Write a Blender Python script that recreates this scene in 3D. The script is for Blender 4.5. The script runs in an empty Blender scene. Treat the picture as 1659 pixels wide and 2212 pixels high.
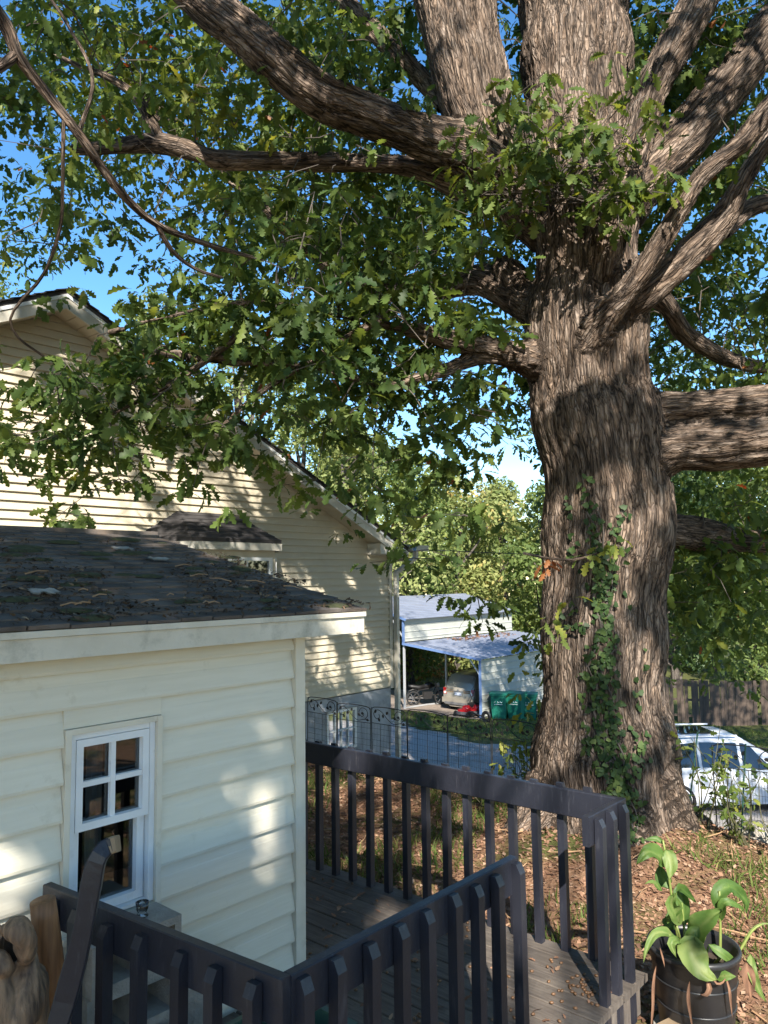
import bpy, math, random
import numpy as np
from mathutils import Vector, Matrix, noise
from mathutils.bvhtree import BVHTree
random.seed(7); rng = np.random.default_rng(11)
S = bpy.context.scene
COL = S.collection
R = math.radians

# ------------------------------------------------------------------ camera, sky, sun, exposure
CAMZ = 2.4
AZ = R(41.3); PITCH = math.atan(141.7/1661); ROLL = 0.012
f0 = np.array([math.cos(AZ), math.sin(AZ), 0.]); r0 = np.array([math.sin(AZ), -math.cos(AZ), 0.]); UPZ = np.array([0, 0, 1.])
FW = f0*math.cos(PITCH)+UPZ*math.sin(PITCH); U0 = -f0*math.sin(PITCH)+UPZ*math.cos(PITCH)
RT = math.cos(ROLL)*r0-math.sin(ROLL)*U0; UU = math.sin(ROLL)*r0+math.cos(ROLL)*U0
CP = np.array([0, 0, CAMZ]); FPX = 1661.; CX, CY = 829.5, 1106.
cam = bpy.data.cameras.new('camera'); camo = bpy.data.objects.new('camera', cam); COL.objects.link(camo)
M = Matrix.Identity(4)
for i in range(3):
    M[i][0] = RT[i]; M[i][1] = UU[i]; M[i][2] = -FW[i]; M[i][3] = CP[i]
camo.matrix_world = M
cam.sensor_fit = 'VERTICAL'; cam.sensor_height = 36.; cam.lens = 36.*FPX/2212.; cam.clip_end = 2000; cam.clip_start = .05
S.camera = camo

SUN_EL = R(36); SUN_AZ = AZ+math.pi+R(3)         # sun stands behind the viewer
sdir = np.array([math.cos(SUN_AZ)*math.cos(SUN_EL), math.sin(SUN_AZ)*math.cos(SUN_EL), math.sin(SUN_EL)])
w = bpy.data.worlds.new('World'); S.world = w; w.use_nodes = True
nt = w.node_tree; bg = nt.nodes['Background']
sky = nt.nodes.new('ShaderNodeTexSky'); sky.sky_type = 'NISHITA'; sky.sun_disc = False
sky.sun_elevation = SUN_EL; sky.sun_rotation = math.atan2(sdir[0], sdir[1])
sky.altitude = 200; sky.air_density = 1.0; sky.dust_density = .1; sky.ozone_density = 1.6
hsn = nt.nodes.new('ShaderNodeHueSaturation'); hsn.inputs['Saturation'].default_value = 1.28; nt.links.new(sky.outputs[0], hsn.inputs['Color'])
nt.links.new(hsn.outputs[0], bg.inputs[0]); bg.inputs[1].default_value = .115
sl = bpy.data.lights.new('sun', 'SUN'); sl.energy = 5.0; sl.angle = R(.53); sl.color = (1, .93, .82)
so = bpy.data.objects.new('sun', sl); COL.objects.link(so)
so.rotation_euler = Vector(sdir).to_track_quat('Z', 'Y').to_euler(); so.location = (-20, -18, 25)
S.view_settings.view_transform = 'Standard'; S.view_settings.look = 'None'
S.view_settings.exposure = 1.36; S.view_settings.gamma = 1; S.view_settings.use_curve_mapping = False
S.render.engine = 'CYCLES'
S.cycles.max_bounces = 4; S.cycles.diffuse_bounces = 3; S.cycles.transmission_bounces = 2; S.cycles.glossy_bounces = 2; S.cycles.transparent_max_bounces = 12

# ------------------------------------------------------------------ helpers
def ray(x, y): return FW+RT*(x-CX)/FPX-UU*(y-CY)/FPX
def at(x, y, d): return CP+ray(x, y)*d
def onX(x, y, X): r = ray(x, y); return CP+r*(X/r[0])
def onY(x, y, Y): r = ray(x, y); return CP+r*(Y/r[1])
def onZ(x, y, z): r = ray(x, y); return CP+r*((z-CAMZ)/r[2])
def proj(P):
    v = np.asarray(P)-CP; d = v@FW
    return CX+FPX*(v@RT)/np.where(abs(d) < 1e-6, 1e-6, d), CY-FPX*(v@UU)/np.where(abs(d) < 1e-6, 1e-6, d), d
def terrain(x, y):
    x = np.asarray(x, float); y = np.asarray(y, float)
    z = np.interp(x, [-200, 7.3, 8.3, 14, 17, 26, 34, 200], [0, 0, -.33, -2.35, -2.95, -3.3, -3.9, -6])
    bump = .04*np.sin(x*1.7+y*.9)*np.sin(y*1.3-x*.4)+.02*np.sin(x*4.1+1)*np.sin(y*3.7)
    root = .22*np.exp(-((x-6.8)**2+(y-3.35)**2)/1.6)
    return z+bump+root
def tz(x, y): return float(terrain(x, y))

ORG = {}
def tag(o, label=None, cat=None, group=None, kind=None):
    if label: o['label'] = label
    if cat: o['category'] = cat
    if group: o['group'] = group
    if kind: o['kind'] = kind
    return o
def empty(name, loc, label, cat, group=None):
    o = bpy.data.objects.new(name, None); COL.objects.link(o); o.location = loc; o.empty_display_size = .2
    ORG[o.name] = np.array(loc, float); return tag(o, label, cat, group)
def fast(name, V, F, mats, parent=None, smooth=False, attrs=None):
    V = np.asarray(V, np.float32); F = np.asarray(F, np.int32)
    if parent is not None: V = V-ORG[parent.name].astype(np.float32)
    me = bpy.data.meshes.new(name); n, k = F.shape
    me.vertices.add(len(V)); me.vertices.foreach_set('co', V.ravel())
    me.loops.add(n*k); me.loops.foreach_set('vertex_index', F.ravel())
    me.polygons.add(n); me.polygons.foreach_set('loop_start', np.arange(0, n*k, k, dtype=np.int32))
    me.update(calc_edges=True)
    if smooth: me.polygons.foreach_set('use_smooth', np.ones(n, bool))
    if attrs:
        for an, (ty, arr) in attrs.items():
            a = me.attributes.new(an, ty, 'POINT')
            a.data.foreach_set('vector' if ty == 'FLOAT_VECTOR' else 'value', np.asarray(arr, np.float32).ravel())
    me.materials.append(mats)
    return linkme(name, me, parent)
def linkme(name, me, parent=None, loc=None, rot=None):
    o = bpy.data.objects.new(name, me); COL.objects.link(o)
    if parent is not None: o.parent = parent; ORG[o.name] = ORG[parent.name]
    else: ORG[o.name] = np.zeros(3)
    if loc is not None: o.location = loc
    if rot is not None: o.rotation_euler = rot
    return o
def copy_tree(o, parent=None):
    c = o.copy(); COL.objects.link(c); c.parent = parent
    for ch in list(o.children): copy_tree(ch, c)
    return c

class MB:
    def __init__(s): s.v = []; s.f = []
    def add(s, V, F):
        b = len(s.v); s.v += [tuple(map(float, p)) for p in V]; s.f += [tuple(b+i for i in f) for f in F]; return s
    def box(s, lo, hi):
        x0, y0, z0 = lo; x1, y1, z1 = hi
        return s.add([(x0,y0,z0),(x1,y0,z0),(x1,y1,z0),(x0,y1,z0),(x0,y0,z1),(x1,y0,z1),(x1,y1,z1),(x0,y1,z1)],
            [(0,3,2,1),(4,5,6,7),(0,1,5,4),(1,2,6,5),(2,3,7,6),(3,0,4,7)])
    def cbox(s, c, size): c = np.array(c, float); h = np.array(size, float)/2; return s.box(c-h, c+h)
    def bar(s, a, b, w, h, up=(0, 0, 1), ch=0):
        a = np.array(a, float); b = np.array(b, float); d = b-a; d /= np.linalg.norm(d)
        u = np.array(up, float); sd = np.cross(d, u); sd /= np.linalg.norm(sd); u = np.cross(sd, d)
        c = ch; P = [(-w/2+c,-h/2),(w/2-c,-h/2),(w/2,-h/2+c),(w/2,h/2-c),(w/2-c,h/2),(-w/2+c,h/2),(-w/2,h/2-c),(-w/2,-h/2+c)] if ch else [(-w/2,-h/2),(w/2,-h/2),(w/2,h/2),(-w/2,h/2)]
        n = len(P); V = [a+sd*x+u*y for x, y in P]+[b+sd*x+u*y for x, y in P]
        return s.add(V, [tuple(range(n))[::-1], tuple(range(n, 2*n))]+[(i, (i+1) % n, n+(i+1) % n, n+i) for i in range(n)])
    def prism(s, poly, vec):      # poly: list of 3-D points, extruded by vec
        n = len(poly); p = [np.array(q, float) for q in poly]; v = np.array(vec, float)
        return s.add(p+[q+v for q in p], [tuple(range(n))[::-1], tuple(range(n, 2*n))]+[(i, (i+1) % n, n+(i+1) % n, n+i) for i in range(n)])
    def tube(s, pts, rad, n=8, cap=True):
        V, F, _ = tube_arr(pts, rad, n); s.add(V, F)
        if cap:
            b = len(s.v)-len(V); m = len(pts)
            s.f.append(tuple(b+i for i in range(n))[::-1]); s.f.append(tuple(b+(m-1)*n+i for i in range(n)))
        return s
    def lathe(s, prof, c=(0, 0, 0), n=24, axis='z', closed=False):
        V = []; c = np.array(c, float)
        for r, z in prof:
            for i in range(n):
                a = 2*math.pi*i/n; x, y = r*math.cos(a), r*math.sin(a)
                V.append(c+np.array({'z': (x, y, z), 'y': (x, z, y), 'x': (z, x, y)}[axis]))
        m = len(prof); F = []
        for j in range(m if closed else m-1):
            k = (j+1) % m
            for i in range(n): F.append((j*n+i, j*n+(i+1) % n, k*n+(i+1) % n, k*n+i))
        return s.add(V, F)
    def quad(s, *p): return s.add(p, [tuple(range(len(p)))])
    def xf(s, fn): s.v = [tuple(fn(np.array(p))) for p in s.v]; return s
    def mesh(s, name, mat, org=None, smooth=False):
        V = np.array(s.v) if org is None else np.array(s.v)-org
        me = bpy.data.meshes.new(name); me.from_pydata(V.tolist(), [], s.f); me.materials.append(mat)
        if smooth: me.polygons.foreach_set('use_smooth', np.ones(len(me.polygons), bool))
        me.update(); return me
    def build(s, name, mat, parent=None, smooth=False):
        return linkme(name, s.mesh(name, mat, ORG[parent.name] if parent is not None else None, smooth), parent)

def tube_arr(pts, rad, n=8):
    P = np.array(pts, float); m = len(P); rad = np.broadcast_to(rad, (m,))
    T = np.gradient(P, axis=0); T /= np.linalg.norm(T, axis=1)[:, None]+1e-9
    u = np.cross(T[0], [0.31, .2, .93]); u /= np.linalg.norm(u)
    V = []; FR = []
    for i in range(m):
        u = u-T[i]*(u@T[i]); u /= np.linalg.norm(u); v = np.cross(T[i], u); FR.append((u.copy(), v))
        for k in range(n):
            a = 2*math.pi*k/n; V.append(P[i]+rad[i]*(math.cos(a)*u+math.sin(a)*v))
    F = [(i*n+k, i*n+(k+1) % n, (i+1)*n+(k+1) % n, (i+1)*n+k) for i in range(m-1) for k in range(n)]
    return np.array(V), F, (P, T, FR)
def resample(pts, step):                 # smooth (Catmull-Rom) resampling of an N-D polyline
    P = np.array(pts, float); out = []
    Q = np.vstack([2*P[0]-P[1], P, 2*P[-1]-P[-2]])
    for i in range(1, len(Q)-2):
        L = np.linalg.norm(Q[i+1][:3]-Q[i][:3]); k = max(2, int(L/step))
        for t in np.linspace(0, 1, k, endpoint=False):
            a, b, c, d = Q[i-1], Q[i], Q[i+1], Q[i+2]
            out.append(.5*((2*b)+(c-a)*t+(2*a-5*b+4*c-d)*t*t+(3*b-a-3*c+d)*t**3))
    out.append(P[-1]); return np.array(out)

_H = np.random.default_rng(5).random(4096)
def vhash(i, j, k): return _H[(i*73856093 ^ j*19349663 ^ k*83492791) & 4095]
def vnoise(P_):                          # vectorised value noise in -1..1
    I = np.floor(P_).astype(np.int64); f = P_-I; f = f*f*(3-2*f); out = 0
    for dx in (0, 1):
        for dy in (0, 1):
            for dz in (0, 1):
                w_ = (f[:, 0] if dx else 1-f[:, 0])*(f[:, 1] if dy else 1-f[:, 1])*(f[:, 2] if dz else 1-f[:, 2]); out = out+w_*vhash(I[:, 0]+dx, I[:, 1]+dy, I[:, 2]+dz)
    return out*2-1

# ------------------------------------------------------------------ materials
def nodes(name):
    m = bpy.data.materials.new(name); m.use_nodes = True; t = m.node_tree
    return m, t, t.nodes['Principled BSDF']
def N(t, ty, **kw):
    n = t.nodes.new(ty)
    for k, v in kw.items():
        if isinstance(k, str) and hasattr(n, k): setattr(n, k, v)
    return n
def pm(name, c1, c2=None, rough=.7, scale=6, detail=5, bump=0, bscale=60, bdist=.01, metal=0, rnd=0, stretch=(1, 1, 1), spec=.5, dirt=None, dscale=2, dlo=.5, dhi=.7, dstretch=None):
    m, t, b = nodes(name); L = t.links.new
    c2 = c2 or tuple(x*.8 for x in c1)
    g = N(t, 'ShaderNodeNewGeometry'); mp = N(t, 'ShaderNodeMapping'); mp.inputs['Scale'].default_value = stretch
    L(g.outputs['Position'], mp.inputs['Vector'])
    nz = N(t, 'ShaderNodeTexNoise'); nz.inputs['Scale'].default_value = scale; nz.inputs['Detail'].default_value = detail
    L(mp.outputs[0], nz.inputs['Vector'])
    rp = N(t, 'ShaderNodeValToRGB'); rp.color_ramp.elements[0].position = .3; rp.color_ramp.elements[1].position = .7
    rp.color_ramp.elements[0].color = (*c2, 1); rp.color_ramp.elements[1].color = (*c1, 1)
    L(nz.outputs['Fac'], rp.inputs[0]); out = rp.outputs[0]
    if dirt:
        n2 = N(t, 'ShaderNodeTexNoise'); n2.inputs['Scale'].default_value = dscale; n2.inputs['Detail'].default_value = 8; n2.inputs['Roughness'].default_value = .7
        if dstretch:
            m2 = N(t, 'ShaderNodeMapping'); m2.inputs['Scale'].default_value = dstretch; L(g.outputs['Position'], m2.inputs['Vector']); L(m2.outputs[0], n2.inputs['Vector'])
        else: L(g.outputs['Position'], n2.inputs['Vector'])
        r2 = N(t, 'ShaderNodeValToRGB'); r2.color_ramp.elements[0].position = dlo; r2.color_ramp.elements[1].position = dhi
        L(n2.outputs['Fac'], r2.inputs[0])
        mx = N(t, 'ShaderNodeMix'); mx.data_type = 'RGBA'; L(r2.outputs[0], mx.inputs[0]); L(out, mx.inputs[6]); mx.inputs[7].default_value = (*dirt, 1); out = mx.outputs[2]
    if rnd:
        oi = N(t, 'ShaderNodeObjectInfo'); mr = N(t, 'ShaderNodeMapRange'); mr.inputs[3].default_value = 1-rnd; mr.inputs[4].default_value = 1+rnd
        L(oi.outputs['Random'], mr.inputs[0]); hs = N(t, 'ShaderNodeHueSaturation'); L(mr.outputs[0], hs.inputs['Value']); L(out, hs.inputs['Color']); out = hs.outputs[0]
    L(out, b.inputs['Base Color']); b.inputs['Roughness'].default_value = rough; b.inputs['Metallic'].default_value = metal
    b.inputs['Specular IOR Level'].default_value = spec
    if bump:
        n3 = N(t, 'ShaderNodeTexNoise'); n3.inputs['Scale'].default_value = bscale; n3.inputs['Detail'].default_value = 6; L(mp.outputs[0], n3.inputs['Vector'])
        bp = N(t, 'ShaderNodeBump'); bp.inputs['Strength'].default_value = bump; bp.inputs['Distance'].default_value = bdist
        L(n3.outputs['Fac'], bp.inputs['Height']); L(bp.outputs[0], b.inputs['Normal'])
    return m
def glassmat(name, tint=(.02, .025, .03), rough=.02, trans=True, ior=1.45):
    m = bpy.data.materials.new(name); m.use_nodes = True; t = m.node_tree; t.nodes.remove(t.nodes['Principled BSDF']); L = t.links.new
    out = t.nodes['Material Output']; fr = N(t, 'ShaderNodeFresnel'); fr.inputs[0].default_value = ior
    gl = N(t, 'ShaderNodeBsdfGlossy'); gl.inputs['Roughness'].default_value = rough; gl.inputs[0].default_value = (.9, .93, .95, 1)
    tr = N(t, 'ShaderNodeBsdfTransparent' if trans else 'ShaderNodeBsdfDiffuse'); tr.inputs[0].default_value = (*tint, 1)
    mx = N(t, 'ShaderNodeMixShader'); ma = N(t, 'ShaderNodeMath'); ma.operation = 'MULTIPLY_ADD'; ma.inputs[1].default_value = 1.0; ma.inputs[2].default_value = .05
    L(fr.outputs[0], ma.inputs[0]); L(ma.outputs[0], mx.inputs[0]); L(tr.outputs[0], mx.inputs[1]); L(gl.outputs[0], mx.inputs[2]); L(mx.outputs[0], out.inputs[0])
    return m
def leafmat(name, stops, trans=.35, rough=.42, spec=.5):
    m, t, b = nodes(name); L = t.links.new
    a = N(t, 'ShaderNodeAttribute'); a.attribute_name = 'rnd'
    rp = N(t, 'ShaderNodeValToRGB'); e = rp.color_ramp.elements
    while len(e) < len(stops): e.new(.5)
    for i, (p, c) in enumerate(stops): e[i].position = p; e[i].color = (*c, 1)
    L(a.outputs['Fac'], rp.inputs[0]); L(rp.outputs[0], b.inputs['Base Color']); b.inputs['Roughness'].default_value = rough
    b.inputs['Specular IOR Level'].default_value = spec
    tl = N(t, 'ShaderNodeBsdfTranslucent'); hs = N(t, 'ShaderNodeHueSaturation'); hs.inputs['Hue'].default_value = .47; hs.inputs['Saturation'].default_value = 1.15; hs.inputs['Value'].default_value = 1.5
    L(rp.outputs[0], hs.inputs['Color']); L(hs.outputs[0], tl.inputs[0])
    mx = N(t, 'ShaderNodeMixShader'); mx.inputs[0].default_value = trans
    L(b.outputs[0], mx.inputs[1]); L(tl.outputs[0], mx.inputs[2]); L(mx.outputs[0], t.nodes['Material Output'].inputs[0])
    return m
def barkmat(name, hi=(.315, .243, .192), mid=(.172, .128, .1), lo=(.028, .022, .018), sc=1.0):
    m, t, b = nodes(name); L = t.links.new
    a = N(t, 'ShaderNodeAttribute'); a.attribute_name = 'bark'
    def nz(scale, st, det, ro=.6, dist=0.):
        mp = N(t, 'ShaderNodeMapping'); mp.inputs['Scale'].default_value = st; L(a.outputs['Vector'], mp.inputs['Vector'])
        n = N(t, 'ShaderNodeTexNoise'); n.inputs['Scale'].default_value = scale; n.inputs['Detail'].default_value = det; n.inputs['Roughness'].default_value = ro; n.inputs['Distortion'].default_value = dist; L(mp.outputs[0], n.inputs['Vector']); return n.outputs['Fac']
    def mth(op, x, y=None, z=None):
        n = N(t, 'ShaderNodeMath'); n.operation = op
        for i, v in enumerate((x, y, z)):
            if v is None: continue
            if isinstance(v, (int, float)): n.inputs[i].default_value = v
            else: L(v, n.inputs[i])
        return n.outputs[0]
    def ridge(f): return mth('ABSOLUTE', mth('SUBTRACT', f, .5))
    nw = N(t, 'ShaderNodeTexNoise'); nw.inputs['Scale'].default_value = 5; nw.inputs['Detail'].default_value = 5; L(a.outputs['Vector'], nw.inputs['Vector'])
    vm = N(t, 'ShaderNodeVectorMath'); vm.operation = 'MULTIPLY_ADD'; vm.inputs[1].default_value = (.04, .04, .14); L(nw.outputs['Color'], vm.inputs[0]); L(a.outputs['Vector'], vm.inputs[2])
    mpv = N(t, 'ShaderNodeMapping'); mpv.inputs['Scale'].default_value = (1, 1, .17); L(vm.outputs[0], mpv.inputs['Vector'])
    vo = N(t, 'ShaderNodeTexVoronoi'); vo.feature = 'DISTANCE_TO_EDGE'; vo.inputs['Scale'].default_value = 36*sc; L(mpv.outputs[0], vo.inputs['Vector'])
    vc = N(t, 'ShaderNodeTexVoronoi'); vc.inputs['Scale'].default_value = 36*sc; L(mpv.outputs[0], vc.inputs['Vector'])
    r1 = mth('MULTIPLY', ridge(nz(11*sc, (1, 1, .12), 4, .6, .5)), 9)      # long furrows between the plates
    r2 = mth('MULTIPLY_ADD', vo.outputs['Distance'], 3.2, .22)                       # cracks round single plates
    fur = mth('MINIMUM', mth('MINIMUM', mth('ADD', r1, .05), mth('ADD', r2, .06)), 1.)
    fine = nz(70*sc, (1, 1, .25), 6, .7)
    big = nz(1.4, (1, 1, .6), 6, .65)
    rp = N(t, 'ShaderNodeValToRGB'); e = rp.color_ramp.elements; e[0].position = .08; e[0].color = (*lo, 1); e[1].position = .42; e[1].color = (*mid, 1); x = e.new(.9); x.color = (*hi, 1); L(fur, rp.inputs[0])
    hs = N(t, 'ShaderNodeHueSaturation'); L(rp.outputs[0], hs.inputs['Color']); sp = N(t, 'ShaderNodeSeparateColor'); L(vc.outputs['Color'], sp.inputs[0])
    L(mth('MULTIPLY', mth('MULTIPLY_ADD', big, 1.5, .25), mth('MULTIPLY_ADD', sp.outputs[0], .22, .80)), hs.inputs['Value']); L(mth('MULTIPLY_ADD', sp.outputs[1], .3, .85), hs.inputs['Saturation'])
    mx = N(t, 'ShaderNodeMix'); mx.data_type = 'RGBA'; mx.blend_type = 'MULTIPLY'; mx.inputs[0].default_value = .5; L(hs.outputs[0], mx.inputs[6])
    r3 = N(t, 'ShaderNodeValToRGB'); r3.color_ramp.elements[0].position = .3; r3.color_ramp.elements[0].color = (.45, .45, .45, 1); r3.color_ramp.elements[1].position = .65; L(fine, r3.inputs[0]); L(r3.outputs[0], mx.inputs[7])
    L(mx.outputs[2], b.inputs['Base Color']); b.inputs['Roughness'].default_value = .92; b.inputs['Specular IOR Level'].default_value = .15
    bp = N(t, 'ShaderNodeBump'); bp.inputs['Strength'].default_value = 1; bp.inputs['Distance'].default_value = .022; L(mth('MULTIPLY_ADD', fine, .35, fur), bp.inputs['Height']); L(bp.outputs[0], b.inputs['Normal'])
    return m

MT = {}
MT['shed_siding'] = pm('shed_siding', (.71, .665, .55), (.65, .605, .49), rough=.55, scale=3, bump=.10, bscale=8, stretch=(1, 1, 14), dirt=(.46, .41, .30), dscale=9, dlo=.6, dhi=.9, rnd=.03)
MT['shed_trim'] = pm('shed_trim', (.72, .67, .56), (.62, .565, .45), rough=.5, scale=6, dirt=(.42, .36, .27), dscale=5, dlo=.55, dhi=.8)
MT['fascia'] = pm('fascia', (.64, .60, .51), (.52, .485, .40), rough=.6, scale=5, dirt=(.27, .26, .21), dscale=6, dlo=.5, dhi=.75, bump=.1)
MT['house_siding'] = pm('house_siding', (.58, .52, .40), (.52, .46, .35), rough=.5, scale=2, rnd=.025, dirt=(.42, .37, .27), dscale=1.2, dlo=.55, dhi=.85)
MT['house_trim'] = pm('house_trim', (.60, .575, .51), (.52, .49, .42), rough=.5, scale=3, dirt=(.4, .38, .32), dscale=2)
MT['soffit'] = pm('soffit', (.56, .50, .40), (.50, .44, .34), rough=.6)
MT['white'] = pm('white_vinyl', (.78, .79, .80), (.70, .71, .72), rough=.35, scale=9, dirt=(.55, .53, .48), dscale=7, dlo=.6, dhi=.85)
MT['galv'] = pm('gutter_metal', (.42, .43, .43), (.33, .33, .32), rough=.4, metal=.3, scale=10)
MT['stucco'] = pm('foundation_stucco', (.36, .385, .42), (.27, .29, .325), rough=.9, scale=4, bump=.3, bscale=30, dirt=(.17, .17, .18), dscale=2.5, dlo=.52, dhi=.72)
MT['shingle'] = pm('shingle', (.15, .132, .12), (.07, .061, .056), rough=.95, scale=7, bump=.6, bscale=180, bdist=.006, rnd=.16, dirt=(.17, .125, .095), dscale=5, dlo=.48, dhi=.72, spec=.2)
MT['shingle_house'] = pm('shingle_house', (.075, .07, .07), (.045, .043, .045), rough=.95, scale=5, bump=.5, bscale=120, spec=.2)
MT['black_paint'] = pm('black_paint', (.024, .026, .037), (.015, .016, .024), rough=.42, scale=4, detail=8, stretch=(1, 1, 1), bump=.25, bscale=60, bdist=.004, dirt=(.085, .086, .10), dscale=5, dlo=.56, dhi=.85, rnd=.15, dstretch=(9, 9, 1.2))
MT['deck'] = pm('deck_board', (.125, .104, .088), (.06, .049, .042), rough=.75, scale=9, detail=9, stretch=(7, .6, 1), bump=.5, bscale=22, bdist=.006, rnd=.2, dirt=(.17, .145, .12), dscale=3, dlo=.52, dhi=.75)
MT['wood_brown'] = pm('wood_brown', (.32, .15, .06), (.18, .075, .03), rough=.55, scale=12, detail=8, stretch=(6, 6, .5), bump=.2)
MT['wood_raw'] = pm('wood_raw', (.36, .20, .10), (.22, .115, .05), rough=.7, scale=14, detail=8, stretch=(.5, 5, 5), bump=.2)
MT['wood_pale'] = pm('wood_pale', (.30, .225, .145), (.19, .135, .085), rough=.8, scale=10)
MT['drift'] = pm('driftwood', (.33, .205, .12), (.07, .045, .032), rough=.75, scale=14, detail=9, stretch=(3, 3, .6), bump=.5, bscale=18, bdist=.02)
MT['concrete'] = pm('concrete', (.42, .385, .34), (.26, .24, .21), rough=.95, scale=14, bump=.9, bscale=110, bdist=.006)
MT['iron'] = pm('black_iron', (.02, .022, .024), (.014, .015, .016), rough=.5, metal=.2)
MT['stake'] = pm('green_stake', (.02, .07, .05), (.015, .05, .04), rough=.5)
MT['potplastic'] = pm('black_plastic', (.028, .028, .03), (.018, .018, .02), rough=.38, scale=8, bump=.06, bscale=20, dirt=(.08, .072, .065), dscale=5, dlo=.55, dhi=.8)
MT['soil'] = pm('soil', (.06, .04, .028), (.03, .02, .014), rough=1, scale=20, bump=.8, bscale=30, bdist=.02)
MT['dry'] = pm('dry_leaf', (.42, .27, .15), (.28, .16, .085), rough=.8)
MT['weedstem'] = pm('weed_stem', (.09, .085, .04), (.06, .06, .03), rough=.7)
MT['stem'] = pm('plant_stem', (.22, .26, .07), (.15, .19, .045), rough=.5)
MT['acorn'] = pm('acorn', (.17, .088, .04), (.10, .052, .026), rough=.45, scale=30)
MT['binplastic'] = pm('bin_plastic', (.012, .155, .105), (.008, .12, .085), rough=.45, scale=4)
MT['ink'] = pm('white_print', (.75, .78, .76), rough=.6)
MT['cp_roof'] = pm('carport_roof', (.26, .28, .34), (.20, .22, .275), rough=.4, metal=.25, scale=1.5, dirt=(.22, .2, .2), dscale=.8, dlo=.6, dhi=.8)
MT['cp_wall'] = pm('carport_wall', (.40, .41, .375), (.36, .37, .335), rough=.45, scale=1.2)
MT['cp_blue'] = pm('carport_trim', (.13, .21, .40), (.11, .18, .35), rough=.4)
MT['cp_post'] = pm('carport_post', (.50, .52, .54), (.42, .44, .46), rough=.4, metal=.3)
MT['suv'] = pm('beige_paint', (.36, .33, .275), (.35, .32, .27), rough=.28, metal=.45)
MT['vanpaint'] = pm('white_paint', (.66, .69, .74), (.64, .67, .72), rough=.2)
MT['tyre'] = pm('tyre_rubber', (.018, .018, .019), rough=.85)
MT['rim'] = pm('alloy', (.45, .45, .46), rough=.35, metal=.8)
MT['darkglass'] = glassmat('dark_glass', (.012, .014, .015), .03, False)
MT['pane'] = glassmat('window_pane', (.55, .57, .56), .015, True)
MT['clear'] = glassmat('clear_glass', (.88, .9, .9), .02, True)
MT['redlens'] = pm('red_lens', (.42, .02, .02), (.3, .012, .012), rough=.15)
MT['redpaint'] = pm('red_paint', (.55, .02, .025), (.42, .015, .02), rough=.3)
MT['plastic_grey'] = pm('grey_plastic', (.12, .12, .125), rough=.5)
MT['blackpart'] = pm('black_part', (.012, .012, .013), rough=.45)
MT['yellow'] = pm('yellow_plastic', (.62, .46, .01), (.5, .36, .008), rough=.4)
MT['greenpl'] = pm('green_plastic', (.05, .10, .07), (.04, .08, .055), rough=.5)
MT['fencewood'] = pm('fence_wood', (.105, .076, .057), (.07, .05, .039), rough=.9, scale=5, stretch=(3, 3, .4), rnd=.18, bump=.3, bscale=20)
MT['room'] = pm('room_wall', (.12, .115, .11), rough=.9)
MT['curtain'] = pm('curtain_cloth', (.62, .63, .68), (.5, .51, .56), rough=.9, stretch=(14, 1, .3))
MT['bark'] = barkmat('oak_bark')
MT['bark2'] = barkmat('grey_bark', (.22, .19, .165), (.13, .11, .095), (.05, .042, .036), .8)
OAK = [(0, (.034, .068, .022)), (.35, (.082, .132, .034)), (.7, (.15, .20, .048)), (.93, (.27, .28, .055)), (.97, (.22, .20, .04)), (1, (.30, .13, .05))]
MT['oakleaf'] = leafmat('oak_leaf', OAK, .46, .5, .28)
MT['ivyleaf'] = leafmat('ivy_leaf', [(0, (.018, .038, .014)), (.5, (.042, .08, .024)), (1, (.13, .17, .05))], .2, .55, .25)
MT['bgyellow'] = leafmat('yellow_green_leaf', [(0, (.11, .15, .045)), (.5, (.24, .28, .10)), (.85, (.34, .36, .14)), (1, (.42, .34, .12))], .4, .6, .2)
MT['bggreen'] = leafmat('green_leaf', [(0, (.06, .10, .03)), (.5, (.14, .19, .055)), (1, (.26, .30, .09))], .4, .6, .2)
MT['bgdark'] = leafmat('dark_green_leaf', [(0, (.03, .06, .022)), (.6, (.06, .105, .03)), (1, (.12, .17, .05))], .35, .5)
MT['bgautumn'] = leafmat('autumn_leaf', [(0, (.16, .12, .04)), (.4, (.34, .22, .06)), (.75, (.40, .12, .05)), (1, (.42, .34, .08))], .4, .5)
MT['canna'] = leafmat('broad_leaf', [(0, (.045, .10, .022)), (.5, (.10, .175, .04)), (1, (.24, .29, .10))], .35, .5, .3)
MT['litter'] = leafmat('fallen_leaf', [(0, (.09, .052, .036)), (.4, (.21, .115, .072)), (.75, (.32, .185, .12)), (1, (.40, .28, .19))], .1, .8, .2)
MT['grass'] = leafmat('grass_blade', [(0, (.05, .085, .02)), (.6, (.10, .15, .035)), (1, (.24, .23, .08))], .3, .6, .2)
MT['roofdebris'] = leafmat('roof_debris', [(0, (.03, .025, .02)), (.5, (.11, .075, .05)), (.85, (.26, .18, .11)), (1, (.36, .34, .28))], .05, .9, .1)
MT['moss'] = pm('moss', (.06, .065, .025), (.03, .034, .016), rough=1, scale=30, bump=.6, bscale=80)
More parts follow.
